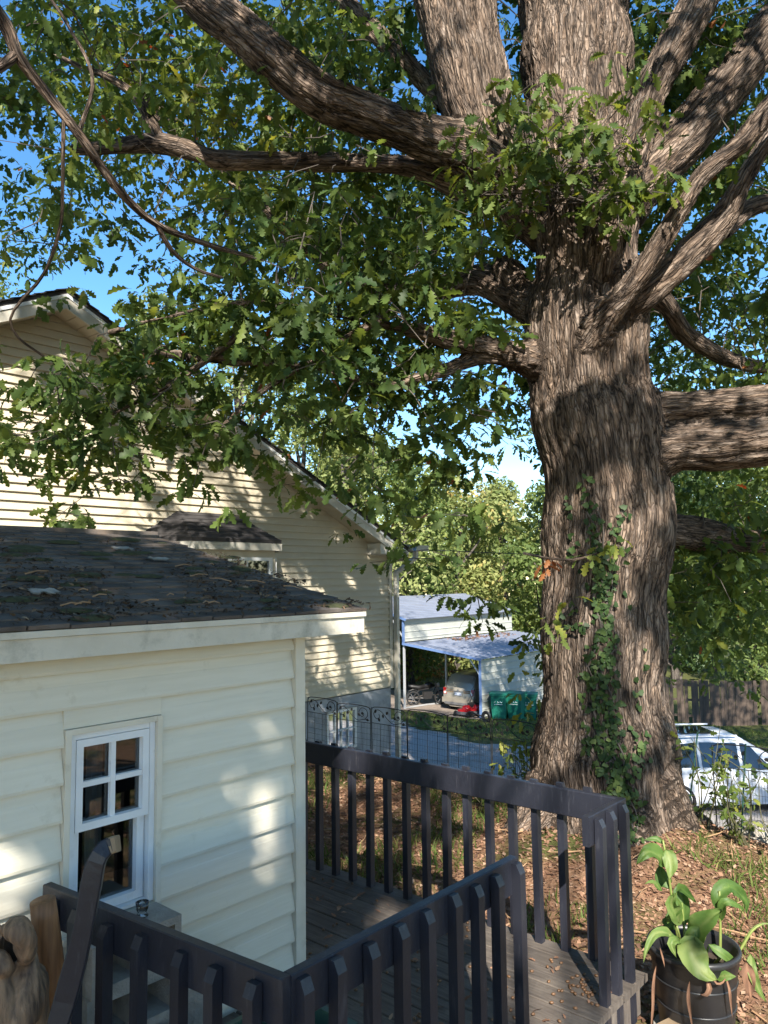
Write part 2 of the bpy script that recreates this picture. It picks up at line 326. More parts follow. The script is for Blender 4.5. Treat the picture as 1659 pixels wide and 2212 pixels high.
# ------------------------------------------------------------------ ground
def groundmat():
    m, t, b = nodes('ground'); L = t.links.new
    g = N(t, 'ShaderNodeNewGeometry'); sx = N(t, 'ShaderNodeSeparateXYZ'); L(g.outputs['Position'], sx.inputs[0])
    def nz(s, d=6, r=.6):
        n = N(t, 'ShaderNodeTexNoise'); n.inputs['Scale'].default_value = s; n.inputs['Detail'].default_value = d; n.inputs['Roughness'].default_value = r
        L(g.outputs['Position'], n.inputs['Vector']); return n
    def ramp(src, stops):
        r = N(t, 'ShaderNodeValToRGB'); e = r.color_ramp.elements
        while len(e) < len(stops): e.new(.5)
        for i, (p, c) in enumerate(stops): e[i].position = p; e[i].color = (*c, 1)
        L(src, r.inputs[0]); return r
    lit = ramp(nz(9, 10, .75).outputs['Fac'], [(.3, (.12, .07, .045)), (.5, (.26, .15, .092)), (.68, (.38, .24, .15))])
    gr = ramp(nz(14, 8, .7).outputs['Fac'], [(.3, (.035, .055, .015)), (.55, (.075, .105, .028)), (.75, (.14, .15, .05))])
    patch = ramp(nz(.8, 5).outputs['Fac'], [(.46, (0, 0, 0)), (.60, (1, 1, 1))])
    far = N(t, 'ShaderNodeMapRange'); far.inputs[1].default_value = 9; far.inputs[2].default_value = 15; L(sx.outputs[0], far.inputs[0])
    mx0 = N(t, 'ShaderNodeMath'); mx0.operation = 'MAXIMUM'; L(patch.outputs[0], mx0.inputs[0]); L(far.outputs[0], mx0.inputs[1])
    mm = N(t, 'ShaderNodeMath'); mm.operation = 'MULTIPLY'; mm.inputs[1].default_value = .85; L(mx0.outputs[0], mm.inputs[0])
    mx = N(t, 'ShaderNodeMix'); mx.data_type = 'RGBA'; L(mm.outputs[0], mx.inputs[0]); L(lit.outputs[0], mx.inputs[6]); L(gr.outputs[0], mx.inputs[7])
    L(mx.outputs[2], b.inputs['Base Color']); b.inputs['Roughness'].default_value = 1; b.inputs['Specular IOR Level'].default_value = .1
    bp = N(t, 'ShaderNodeBump'); bp.inputs['Strength'].default_value = .8; bp.inputs['Distance'].default_value = .05; L(nz(25, 8, .7).outputs['Fac'], bp.inputs['Height']); L(bp.outputs[0], b.inputs['Normal'])
    return m
MT['ground'] = groundmat()
MT['gravel'] = pm('gravel', (.44, .41, .385), (.28, .255, .235), rough=1, scale=45, detail=3, bump=.9, bscale=50, bdist=.03, dirt=(.23, .18, .14), dscale=.7, dlo=.5, dhi=.72, spec=.1)
MT['dirt'] = pm('carport_dirt', (.27, .22, .18), (.18, .145, .12), rough=1, scale=8, bump=.5, bscale=30, bdist=.03)
def sheet(name, xs, ys, off, mat, mask=None):
    X, Y = np.meshgrid(xs, ys, indexing='ij'); V = np.stack([X, Y, terrain(X, Y)+off], -1).reshape(-1, 3)
    nx, ny = len(xs), len(ys); i, j = np.meshgrid(np.arange(nx-1), np.arange(ny-1), indexing='ij'); a = (i*ny+j).ravel()
    F = np.stack([a, a+ny, a+ny+1, a+1], 1)
    if mask is not None:
        c = V[F].mean(1); F = F[mask(c[:, 0], c[:, 1])]
    o = fast(name, V, F, mat, smooth=True); tag(o, kind='structure'); return o
def axis(lo, a, b, hi, fine, coarse=6.): return np.concatenate([np.arange(lo, a, coarse), np.arange(a, b, fine), np.arange(b, hi+.1, coarse)])
sheet('ground', axis(-60, -3, 36, 260, .25), axis(-150, -8, 32, 200, .25), 0, MT['ground'])
def drive(x, y):
    wob = .5*np.sin(y*.7)+.3*np.sin(y*1.9+1)
    lo = np.where(y > 8.4, 10.75, np.interp(y, [-30, 2, 8.4], [12.6, 12.0, 10.75])+wob*.5)
    return (x > lo) & (x < 21.8+wob+np.clip((y-12)*.12, 0, 2)) & (y > -25) & (y < 24)
sheet('driveway', np.arange(10, 26, .25), np.arange(-25, 24.1, .25), .035, MT['gravel'], drive)
sheet('carport_floor', np.arange(25.8, 36, .25), np.arange(17.9, 28.1, .25), .03, MT['dirt'])

# ------------------------------------------------------------------ big cream house
HY = 8.99; HX1 = 10.40; RX = 4.2; SL = .47; HZ0 = .50
RZ = 5.87                                        # top of roof at the ridge
def roofz(x): return RZ-SL*abs(x-RX)
house = empty('house', (RX, HY, 0), 'big cream lap-sided house with gable end facing the deck', 'house')
wallp = MB().box((-2.0, HY+.03, HZ0-.02), (HX1-.02, HY+.10, 2.85)); wallp.prism([(-2.0, HY+.03, 2.86), (HX1-.02, HY+.03, 2.86), (RX, HY+.03, RZ-.22)], (0, .07, 0)); wallp = wallp.build('wall', MT['house_siding'], house)
P = .105; k = 0; z = HZ0
while z < RZ-.2:
    half = (RZ-.12-z)/SL
    x0 = max(-2.0, RX-half); x1 = min(HX1-.06, RX+half)
    if x1-x0 > .1:
        b = MB().prism([(x0, HY+.03, z), (x0, HY-.019-random.uniform(0, .002), z), (x0, HY-.018, z+.010), (x0, HY+.012, z+P+.004), (x0, HY+.03, z+P+.004)], (x1-x0, 0, 0))
        b.build('siding_board', MT['house_siding'], wallp)
    z += P
# other walls
MB().box((HX1-.10, HY+.11, HZ0), (HX1-.005, HY+9, 2.86)).build('side_wall', MT['house_siding'], house)
MB().box((-2.0, HY+.11, HZ0), (-1.9, HY+9, 2.86)).build('side_wall', MT['house_siding'], house)
MB().box((-1.89, HY+8.9, HZ0), (HX1-.11, HY+8.98, 2.86)).build('rear_wall', MT['house_siding'], house)
MB().box((HX1-.075, HY-.03, HZ0-.03), (HX1+.005, HY+.08, 2.80)).build('corner_post', MT['house_trim'], house)
fnd = MB().box((-2, HY+.015, -1.6), (9.06-.28, HY+.2, HZ0-.03)).box((9.49, HY+.015, -1.6), (HX1-.03, HY+.2, HZ0-.03)).box((8.78, HY+.015, -1.6), (9.49, HY+.2, -.40)).box((8.78, HY+.015, .27), (9.49, HY+.2, HZ0-.03)).box((HX1-.2, HY+.21, -1.6), (HX1-.03, HY+9, HZ0-.03)).build('foundation', MT['stucco'], house)
# roof
OV = .34; ey = HY-OV
RT0 = HX1+.10; RL0 = 2*RX-RT0
roof = MB()
for sgn in (1, -1):
    xe = RX+sgn*(RT0-RX); a = (RX, ey, RZ-.02); b = (xe, ey, roofz(xe)-.02)
    roof.prism([(RX, ey, RZ-.02), (xe, ey, roofz(xe)-.02), (xe, ey, roofz(xe)-.07), (RX, ey, RZ-.07)], (0, 9.6, 0))
roof = roof.build('roof', MT['shingle_house'], house)
# shingle courses: thin strips, stepped
L_ = math.hypot(RT0-RX, SL*(RT0-RX)); nC = int(L_/.14); ang = math.atan(SL)
for i in range(nC+1):
    for sgn in (1, -1):
        s = i*.14; x = RX+sgn*(s*math.cos(ang)); x2 = RX+sgn*((s+.16)*math.cos(ang))
        MB().prism([(x, ey-.03, roofz(x)-.018), (x2, ey-.03, roofz(x2)-.004), (x2, ey-.03, roofz(x2)+.008), (x, ey-.03, roofz(x)-.008)], (0, 9.66, 0)).build('shingle_course', MT['shingle_house'], roof)
for sgn in (1, -1):       # rake fascia + soffit
    xe = RX+sgn*(RT0-RX-.02)
    MB().prism([(RX, ey, RZ-.075), (xe, ey, roofz(xe)-.075), (xe, ey, roofz(xe)-.25), (RX, ey, RZ-.25)], (0, .025, 0)).build('rake_board', MT['house_trim'], roof)
    MB().prism([(RX, ey-.012, RZ-.072), (xe, ey-.012, roofz(xe)-.072), (xe, ey-.012, roofz(xe)-.115), (RX, ey-.012, RZ-.115)], (0, .011, 0)).build('drip_edge', MT['white'], roof)
    nS = 44
    for i in range(nS):   # soffit slats across the overhang
        xa = RX+(xe-RX)*i/nS; xb = RX+(xe-RX)*(i+.93)/nS
        if xb < -1.0: continue
        MB().prism([(xa, ey+.026, roofz(xa)-.225), (xb, ey+.026, roofz(xb)-.225), (xb, ey+.026, roofz(xb)-.24), (xa, ey+.026, roofz(xa)-.24)], (0, OV-.03, 0)).build('soffit_slat', MT['soffit'], roof)
    MB().prism([(RX, ey+.026, RZ-.20), (xe, ey+.026, roofz(xe)-.20), (xe, ey+.026, roofz(xe)-.222), (RX, ey+.026, RZ-.222)], (0, OV-.03, 0)).build('soffit_backing', MT['soffit'], roof)
# eave return box, gutter and downspout at the right corner
MB().box((HX1-.62, ey+.03, 2.80), (RT0-.03, HY-.006, 2.985)).build('eave_return', MT['house_trim'], roof)
MB().box((HX1-.60, HY-.03, 2.775), (HX1-.09, HY-.006, 2.80)).build('frieze', MT['house_trim'], roof)
MB().box((HX1+.03, HY, 2.80), (RT0-.03, HY+9.2, 2.82)).build('soffit', MT['soffit'], roof)
gut = MB(); gx = RT0-.02
prof = [(gx, 2.97), (gx, 2.87), (gx+.03, 2.85), (gx+.10, 2.85), (gx+.13, 2.90), (gx+.13, 2.975), (gx+.118, 2.975), (gx+.118, 2.905), (gx+.095, 2.862), (gx+.035, 2.862), (gx+.012, 2.875), (gx+.012, 2.97)]
gut.prism([(x, ey-.1, z) for x, z in prof], (0, 9.7, 0)); gut.prism([(gx+.132, ey-.02, 2.87), (gx+.132, ey+.11, 2.87), (gx+.132, ey+.12, 2.97), (gx+.132, ey-.03, 2.97)], (.42, 0, 0)); gut.build('gutter', MT['galv'], house)
ds = MB().bar((gx+.30, HY-.26, 2.87), (gx+.30, HY-.26, 2.74), .06, .08, (0, 1, 0)).bar((gx+.30, HY-.26, 2.75), (HX1+.05, HY-.075, 2.48), .06, .08, (0, 1, 0)).bar((HX1+.05, HY-.075, 2.5), (HX1+.05, HY-.075, -1.25), .065, .085, (0, 1, 0))
ds.build('downspout', MT['house_trim'], house)
# bay window with its own hip roof
bx0, bx1, by = 5.78, 7.22, 8.42
bay = MB().prism([(bx0-.30, HY, 1.3), (bx0, by, 1.3), (bx1, by, 1.3), (bx1+.30, HY, 1.3)], (0, 0, 1.5)).build('bay_window', MT['house_siding'], house)
e = .10
E0, E1, E2, E3 = (bx0-.38-e, HY-.006, 2.93), (bx0-.03, by-e, 2.93), (bx1+.03, by-e, 2.93), (bx1+.38+e, HY-.006, 2.93)
A0, A1 = (bx0+.20, HY-.006, 3.33), (bx1-.28, HY-.006, 3.33)
def facets(quads, th, mat, name, parent):
    mb = MB()
    for q in quads: mb.prism(q, (0, 0, -th))
    return mb.build(name, mat, parent)
brf = facets([[E0, E1, A0], [E1, E2, A1, A0], [E2, E3, A1]], .03, MT['shingle_house'], 'bay_roof', house)
for i in range(7):        # courses on the bay roof
    t0, t1 = i/7, (i+1.12)/7
    q = [np.array(E1)+(np.array(A0)-E1)*t0, np.array(E2)+(np.array(A1)-E2)*t0, np.array(E2)+(np.array(A1)-E2)*min(t1, 1), np.array(E1)+(np.array(A0)-E1)*min(t1, 1)]
    MB().add([q[0]+[0, -.004, .016], q[1]+[0, -.004, .016], q[2]+[0, -.002, .006], q[3]+[0, -.002, .006], q[0]+[0, 0, .002], q[1]+[0, 0, .002], q[2]+[0, 0, .001], q[3]+[0, 0, .001]], [(0,1,2,3),(4,7,6,5),(0,4,5,1),(1,5,6,2),(2,6,7,3),(3,7,4,0)]).build('shingle_course', MT['shingle_house'], brf)
    q = [np.array(E2)+(np.array(A1)-E2)*t0, np.array(E3)+(np.array(A1)-E3)*t0, np.array(E3)+(np.array(A1)-E3)*min(t1, 1), np.array(E2)+(np.array(A1)-E2)*min(t1, 1)]
    MB().add([q[0]+[.004, -.002, .016], q[1]+[.004, 0, .016], q[2]+[.002, 0, .006], q[3]+[.002, 0, .006], q[0]+[0, 0, .002], q[1]+[0, 0, .002], q[2]+[0, 0, .001], q[3]+[0, 0, .001]], [(0,1,2,3),(4,7,6,5),(0,4,5,1),(1,5,6,2),(2,6,7,3),(3,7,4,0)]).build('shingle_course', MT['shingle_house'], brf)
    q = [np.array(E1)+(np.array(A0)-E1)*t0, np.array(E0)+(np.array(A0)-E0)*t0, np.array(E0)+(np.array(A0)-E0)*min(t1, 1), np.array(E1)+(np.array(A0)-E1)*min(t1, 1)]
    MB().add([q[0]+[-.004, -.002, .016], q[1]+[-.004, 0, .016], q[2]+[-.002, 0, .006], q[3]+[-.002, 0, .006], q[0]+[0, 0, .002], q[1]+[0, 0, .002], q[2]+[0, 0, .001], q[3]+[0, 0, .001]], [(3,2,1,0),(5,6,7,4),(1,5,4,0),(2,6,5,1),(3,7,6,2),(0,4,7,3)]).build('shingle_course', MT['shingle_house'], brf)
fb = MB()
for a, b in ((E0, E1), (E1, E2), (E2, E3)):
    a = np.array(a); b = np.array(b); fb.bar(a+[0, 0, -.085], b+[0, 0, -.085], .02, .10)
fb.build('bay_fascia', MT['house_trim'], brf)
def window(root, o, u, wn, hn, name='window', depth=.0, mun=(1, 1), fw=.045, nrm=(0, -1, 0), glass='pane'):
    """white window in the plane o + u*a + z*b ; u unit along wall"""
    o = np.array(o, float); u = np.array(u, float); n = np.array(nrm, float); Z = np.array([0, 0, 1.])
    fr = MB()
    for a, b in (((0, fw/2), (wn, fw/2)), ((0, hn-fw/2), (wn, hn-fw/2))): fr.bar(o+u*a[0]+Z*a[1], o+u*b[0]+Z*b[1], .05, fw)
    for a in (fw/2, wn-fw/2): fr.bar(o+u*a+Z*fw, o+u*a+Z*(hn-fw), fw, .05, n)
    f = fr.build(name, MT['white'], root)
    iw, ih = wn-2*fw, hn-2*fw
    for i in range(1, mun[0]): MB().bar(o+u*(fw+iw*i/mun[0])+Z*fw+n*.008, o+u*(fw+iw*i/mun[0])+Z*(hn-fw)+n*.008, .022, .02, n).build('muntin', MT['white'], f)
    for j in range(1, mun[1]):
        for i in range(mun[0]):
            a = fw+iw*i/mun[0]+.012*(i > 0); b = fw+iw*(i+1)/mun[0]-.012*(i < mun[0]-1)
            MB().bar(o+u*a+Z*(fw+ih*j/mun[1])+n*.008, o+u*b+Z*(fw+ih*j/mun[1])+n*.008, .02, .022, Z).build('muntin', MT['white'], f)
    for i in range(mun[0]):
        for j in range(mun[1]):
            a = o+u*(fw+iw*i/mun[0])+Z*(fw+ih*j/mun[1])-n*.006
            MB().prism([a, a+u*(iw/mun[0]), a+u*(iw/mun[0])+Z*(ih/mun[1]), a+Z*(ih/mun[1])], -n*.004).build('pane', MT[glass], f)
    return f
d = np.array([bx1+.30-bx1, HY-by, 0]); ln = np.linalg.norm(d); d /= ln; nn = np.array([d[1], -d[0], 0])
window(house, np.array([bx1, by, 1.75])+nn*.012+d*.06, d, ln-.12, .95, 'bay_sash', nrm=nn, glass='darkglass')
window(house, (bx0+.08, by-.015, 1.75), (1, 0, 0), bx1-bx0-.16, .95, 'bay_sash', mun=(3, 1), glass='darkglass')
# basement window
window(house, (8.79, HY+.02, -.39), (1, 0, 0), .69, .65, 'basement_window', mun=(4, 2), fw=.04, glass='darkglass')
MB().box((8.70, HY-.03, .275), (9.56, HY+.014, .33)).build('lintel', MT['stucco'], house)
# cable from the gutter to the yard
a = np.array([10.98, 8.72, 2.90]); b = np.array([24, -3.5, 3.2])
pts = [a+(b-a)*t+np.array([0, 0, -1.0*4*t*(1-t)*.35]) for t in np.linspace(0, 1, 24)]
tag(MB().tube(pts, .008, 5).build('service_cable', MT['blackpart']), 'thin dark cable running from the cream house gutter towards the oak', 'cable')

# ------------------------------------------------------------------ shed
SY = 3.05; SX1 = 2.79; SP = .146; SX0 = -.6
shed = empty('shed', (1.5, SY, 0), 'pale cream sided shed with mossy dark shingle roof beside the deck', 'shed')
wx0, wx1, wz0, wz1 = 1.53, 1.93, 1.01, 1.785
sw = MB().box((SX0, SY+.03, .25), (wx0, SY+.08, 2.12)).box((wx1, SY+.03, .25), (SX1-.02, SY+.08, 2.12)).box((wx0, SY+.03, .25), (wx1, SY+.08, wz0)).box((wx0, SY+.03, wz1), (wx1, SY+.08, 2.12)).build('wall', MT['shed_siding'], shed)
z = 2.03-SP*12
def lap(x0, x1, z0, z1, par):
    h = z1-z0; j = random.uniform(0, .002)
    MB().prism([(x0, SY+.03, z0), (x0, SY-.010-j, z0), (x0, SY-.012-j, z0+.012), (x0, SY+.004, z0+h*.62), (x0, SY+.0065, z0+h*.66), (x0, SY+.016, z0+h+.003), (x0, SY+.03, z0+h+.003)], (x1-x0, 0, 0)).build('siding_board', MT['shed_siding'], par)
while z < 2.12:
    z1 = min(z+SP, 2.13)
    if z1 < wz0 or z > wz1: lap(SX0, SX1-.055, z, z1, sw)
    elif z < wz0 < z1 and False: pass
    else:
        lap(SX0, wx0-.022, z, z1, sw); lap(wx1+.022, SX1-.055, z, z1, sw)
        if z < wz0: MB().box((wx0-.022, SY-.006, z), (wx1+.022, SY+.03, wz0-.03)).build('siding_board', MT['shed_siding'], sw)
        if z1 > wz1: MB().box((wx0-.022, SY-.002, wz1+.022), (wx1+.022, SY+.03, z1)).build('siding_board', MT['shed_siding'], sw)
    z += SP
MB().box((SX1-.053, SY-.022, .27), (SX1+.012, SY+.09, 2.10)).build('corner_board', MT['shed_trim'], shed)
MB().box((SX1-.06, SY+.1, .25), (SX1, SY+4, 2.15)).build('side_wall', MT['shed_siding'], shed)
MB().box((SX0, SY+.1, .25), (SX0+.06, SY+4, 2.15)).build('side_wall', MT['shed_siding'], shed)
MB().box((SX0+.07, SY+3.94, .25), (SX1-.07, SY+4, 2.15)).build('rear_wall', MT['shed_siding'], shed)
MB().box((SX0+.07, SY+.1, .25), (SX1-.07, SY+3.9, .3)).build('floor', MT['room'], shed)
MB().prism([(SX1-.03, SY+.05, 2.15), (SX1-.03, SY+3.98, 2.15), (SX1-.03, SY+1.95, 2.68)], (-.05, 0, 0)).build('gable', MT['shed_siding'], shed)
# window of the shed
for lo, hi in (((wx0-.02, SY-.02, wz0-.02), (wx0+.004, SY+.04, wz1+.02)), ((wx1-.004, SY-.02, wz0-.02), (wx1+.02, SY+.04, wz1+.02)), ((wx0+.005, SY-.018, wz1-.002), (wx1-.005, SY+.04, wz1+.02))):
    MB().box(lo, hi).build('casing', MT['shed_trim'], shed)
MB().prism([(wx0-.02, SY-.034, wz0-.03), (wx0-.02, SY+.05, wz0-.03), (wx0-.02, SY+.05, wz0+.012), (wx0-.02, SY-.034, wz0-.004)], (wx1-wx0+.04, 0, 0)).build('sill', MT['shed_trim'], shed)
fr = MB().box((wx0+.005, SY+.0, wz0+.013), (wx0+.032, SY+.07, wz1-.003)).box((wx1-.03, SY+.0, wz0+.013), (wx1-.005, SY+.07, wz1-.003)).box((wx0+.033, SY+.002, wz1-.028), (wx1-.031, SY+.07, wz1-.003)).box((wx0+.033, SY+.002, wz0+.013), (wx1-.031, SY+.07, wz0+.026)).build('window_frame', MT['white'], shed)
zm = wz0+.40
window(shed, (wx0+.034, SY+.022, zm-.02), (1, 0, 0), wx1-wx0-.068, wz1-.03-zm+.02, 'upper_sash', mun=(2, 2), fw=.03)
window(shed, (wx0+.034, SY+.058, wz0+.028), (1, 0, 0), wx1-wx0-.068, zm-wz0-.018, 'lower_sash', mun=(1, 1), fw=.034)
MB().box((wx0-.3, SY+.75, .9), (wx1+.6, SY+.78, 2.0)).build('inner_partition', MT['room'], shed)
cur = MB(); cpts = [(wx0+.16+.012*i, SY+.16+.012*(i % 2)) for i in range(8)]
for i in range(7): cur.quad((*cpts[i], wz0+.05), (*cpts[i+1], wz0+.05), (*cpts[i+1], wz1), (*cpts[i], wz1))
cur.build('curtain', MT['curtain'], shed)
# shed roof: gable along X, front slope visible
EX = 3.10; EY = SY-.16; EZ = 2.235; SPI = .24; RYD = SY+1.95
def sz(y): return EZ+SPI*(y-EY)
sroof = MB().prism([(SX0-.3, EY, EZ-.012), (SX0-.3, RYD, sz(RYD)-.012), (SX0-.3, RYD, sz(RYD)-.05), (SX0-.3, EY, EZ-.05)], (EX-SX0+.3, 0, 0)).prism([(SX0-.3, RYD, sz(RYD)-.012), (SX0-.3, 2*RYD-EY, EZ-.012), (SX0-.3, 2*RYD-EY, EZ-.05), (SX0-.3, RYD, sz(RYD)-.05)], (EX-SX0+.3, 0, 0)).build('roof', MT['shingle'], shed)
MB().box((SX0-.3, EY-.004, 2.105), (EX+.01, EY+.018, 2.19)).build('fascia', MT['fascia'], sroof)
MB().box((SX0-.3, EY-.018, 2.192), (EX+.012, EY+.02, EZ-.018)).build('drip_edge', MT['fascia'], sroof)
MB().box((SX0-.3, EY+.02, 2.108), (EX, SY-.014, 2.122)).build('soffit', MT['fascia'], sroof)
MB().prism([(EX-.012, EY+.02, EZ-.052), (EX-.012, RYD, sz(RYD)-.052), (EX-.012, RYD, sz(RYD)-.17), (EX-.012, EY+.02, EZ-.14)], (.022, 0, 0)).build('rake_board', MT['fascia'], sroof)
sa = math.atan(SPI); TW, TE = .165, .115
tabs = []
for v in range(4):
    mb = MB(); wv = TW-.008; th = .005+.0015*v
    mb.add([(0, 0, th+.006), (wv, 0, th+.006+.002*(v % 2)), (wv, TE*1.15, .004), (0, TE*1.15, .004), (0, 0, 0), (wv, 0, 0), (wv, TE*1.15, 0), (0, TE*1.15, 0)], [(0,1,2,3),(4,7,6,5),(0,4,5,1),(1,5,6,2),(2,6,7,3),(3,7,4,0)])
    tabs.append(mb.mesh('shingle', MT['shingle']))
slen = (RYD-EY)/math.cos(sa); nr = int(slen/TE)+1
for r_ in range(nr):
    s = -.02+r_*TE; y = EY+s*math.cos(sa); zz = EZ+s*math.sin(sa)-.010
    x = .3-(r_ % 2)*TW/2-random.uniform(0, .02)
    while x < EX-.005:
        me = random.choice(tabs)
        o = linkme('shingle', me, sroof, (x-1.5, y-SY, zz+random.uniform(0, .002)), (sa+random.uniform(-.012, .012), random.uniform(-.01, .01), random.uniform(-.006, .006)))
        if x+TW > EX+.016: o.scale.x = max(.05, (EX+.016-x)/TW)
        x += TW
MB().box((SX0-.3, RYD-.06, sz(RYD)-.03), (EX+.02, RYD+.06, sz(RYD)+.012)).build('ridge_cap', MT['shingle'], sroof)

# ------------------------------------------------------------------ deck
DZ = .40
deck = empty('deck', (2.7, 2.4, 0), 'small weathered timber deck with black painted baluster railings', 'deck')
W_ = .142
x = 1.50; 
while x < 3.86:
    x1 = x+W_-.007
    y1 = SY-.03 if x < SX1+.02 else 6.0
    y0 = 1.70+random.uniform(-.004, .004)
    mb = MB().bar(((x+x1)/2, y0, DZ-.018), ((x+x1)/2, y1, DZ-.018), x1-x, .036, (0, 0, 1), .004)
    o = mb.build('deck_board', MT['deck'], deck); o.location.z += random.uniform(-.002, .002)
    x += W_
for lo, hi in (((1.48, 1.73, .21), (3.87, 1.77, DZ-.038)), ((3.83, 1.78, .21), (3.87, 6, DZ-.038)), ((1.48, 1.78, .21), (1.52, 3.0, DZ-.038)), ((2.82, 1.78, .22), (2.86, 6, DZ-.038)), ((1.53, 2.4, .22), (2.81, 2.44, DZ-.038))):
    MB().box(lo, hi).build('joist', MT['deck'], deck)
for (px, py) in ((1.58, 1.84), (3.78, 1.84), (3.78, 4.2), (3.78, 5.9), (2.3, 1.84)):
    MB().box((px-.045, py-.045, -.1), (px+.045, py+.045, .209)).build('deck_post', MT['deck'], deck)
RTOP = 1.26
def railing(a, b, stations, out, top_off, low, label, bw=.04):
    """board from a to b (inner side); balusters on the outer side given by unit vector out; stations along a->b in m"""
    a = np.array([*a, 0.]); b = np.array([*b, 0.]); d = (b-a)/np.linalg.norm(b-a); o3 = np.array([*out, 0.])
    mid = np.array([0, 0, RTOP-.07])
    rl = MB().bar(a+mid, b+mid, .038, .14, (0, 0, 1), .004).build('railing', MT['black_paint'], deck); tag(rl, label)
    for s in stations:
        c = a+d*s+o3*(.019+bw/2+.001); zt = RTOP+top_off+random.uniform(-.006, .006); zb = low+random.uniform(-.01, .01)
        tl = (random.uniform(-.006, .006), random.uniform(-.006, .006))
        h = bw/2; V = []
        for (zz, sgn, sh) in ((zb, 0, 1), (zt-.035, 0, 1)):
            for (p, q) in ((-h, -h), (h, -h), (h, h), (-h, h)): V.append(c+d*p+o3*q+np.array([tl[0], tl[1], 0])*(0 if zz == zb else 1)+[0, 0, zz])
        top = [c+d*-h*1+o3*(-h)+[tl[0], tl[1], zt], c+d*h+o3*(-h)+[tl[0], tl[1], zt], c+d*h+o3*(h*.1)+[tl[0], tl[1], zt], c+d*-h+o3*(h*.1)+[tl[0], tl[1], zt]]
        V += top
        MB().add(V, [(3,2,1,0), (8,9,10,11), (0,1,5,4), (1,2,6,5), (2,3,7,6), (3,0,4,7), (4,5,9,8), (5,6,10,9), (6,7,11,10), (7,4,8,11)]).build('baluster', MT['black_paint'], rl)
    return rl
railing((3.83, 1.795), (3.74, 5.6), [.18+.1545*i for i in range(24)], (1, .02), .012, .24, 'long far railing in front of the oak')
railing((3.44, 1.775), (3.85, 1.775), [.055, .185, .335], (0, -1), -.015, .20, 'short railing return with three balusters')
railing((1.56, 1.765), (2.785, 1.765), [.03, .16, .315, .465, .61, .765, .905, 1.04, 1.20], (0, -1), -.012, .20, 'near railing running away to the right')
railing((1.545, 1.75), (1.42, 2.97), [.09, .26, .43, .62, .80, .98, 1.13], (-1, -.1), -.03, .20, 'near railing running left to the shed wall')
# step at the opening
MB().box((2.72, 1.38, .16), (3.62, 1.53, .20)).build('step_tread', MT['deck'], deck)
MB().box((2.72, 1.535, .16), (3.62, 1.685, .20)).build('step_tread', MT['deck'], deck)
MB().box((2.72, 1.40, -.1), (2.77, 1.68, .158)).build('step_riser', MT['deck'], deck)
MB().box((3.57, 1.40, -.1), (3.62, 1.68, .158)).build('step_riser', MT['deck'], deck)
o = MB().prism([(3.64, 1.30, .0), (3.98, 1.42, .0), (3.98, 1.62, .0), (3.70, 1.70, .0)], (0, 0, .19)).build('wood_block', MT['wood_pale']); tag(o, 'pale cut wood block on the ground below the railing corner', 'block')
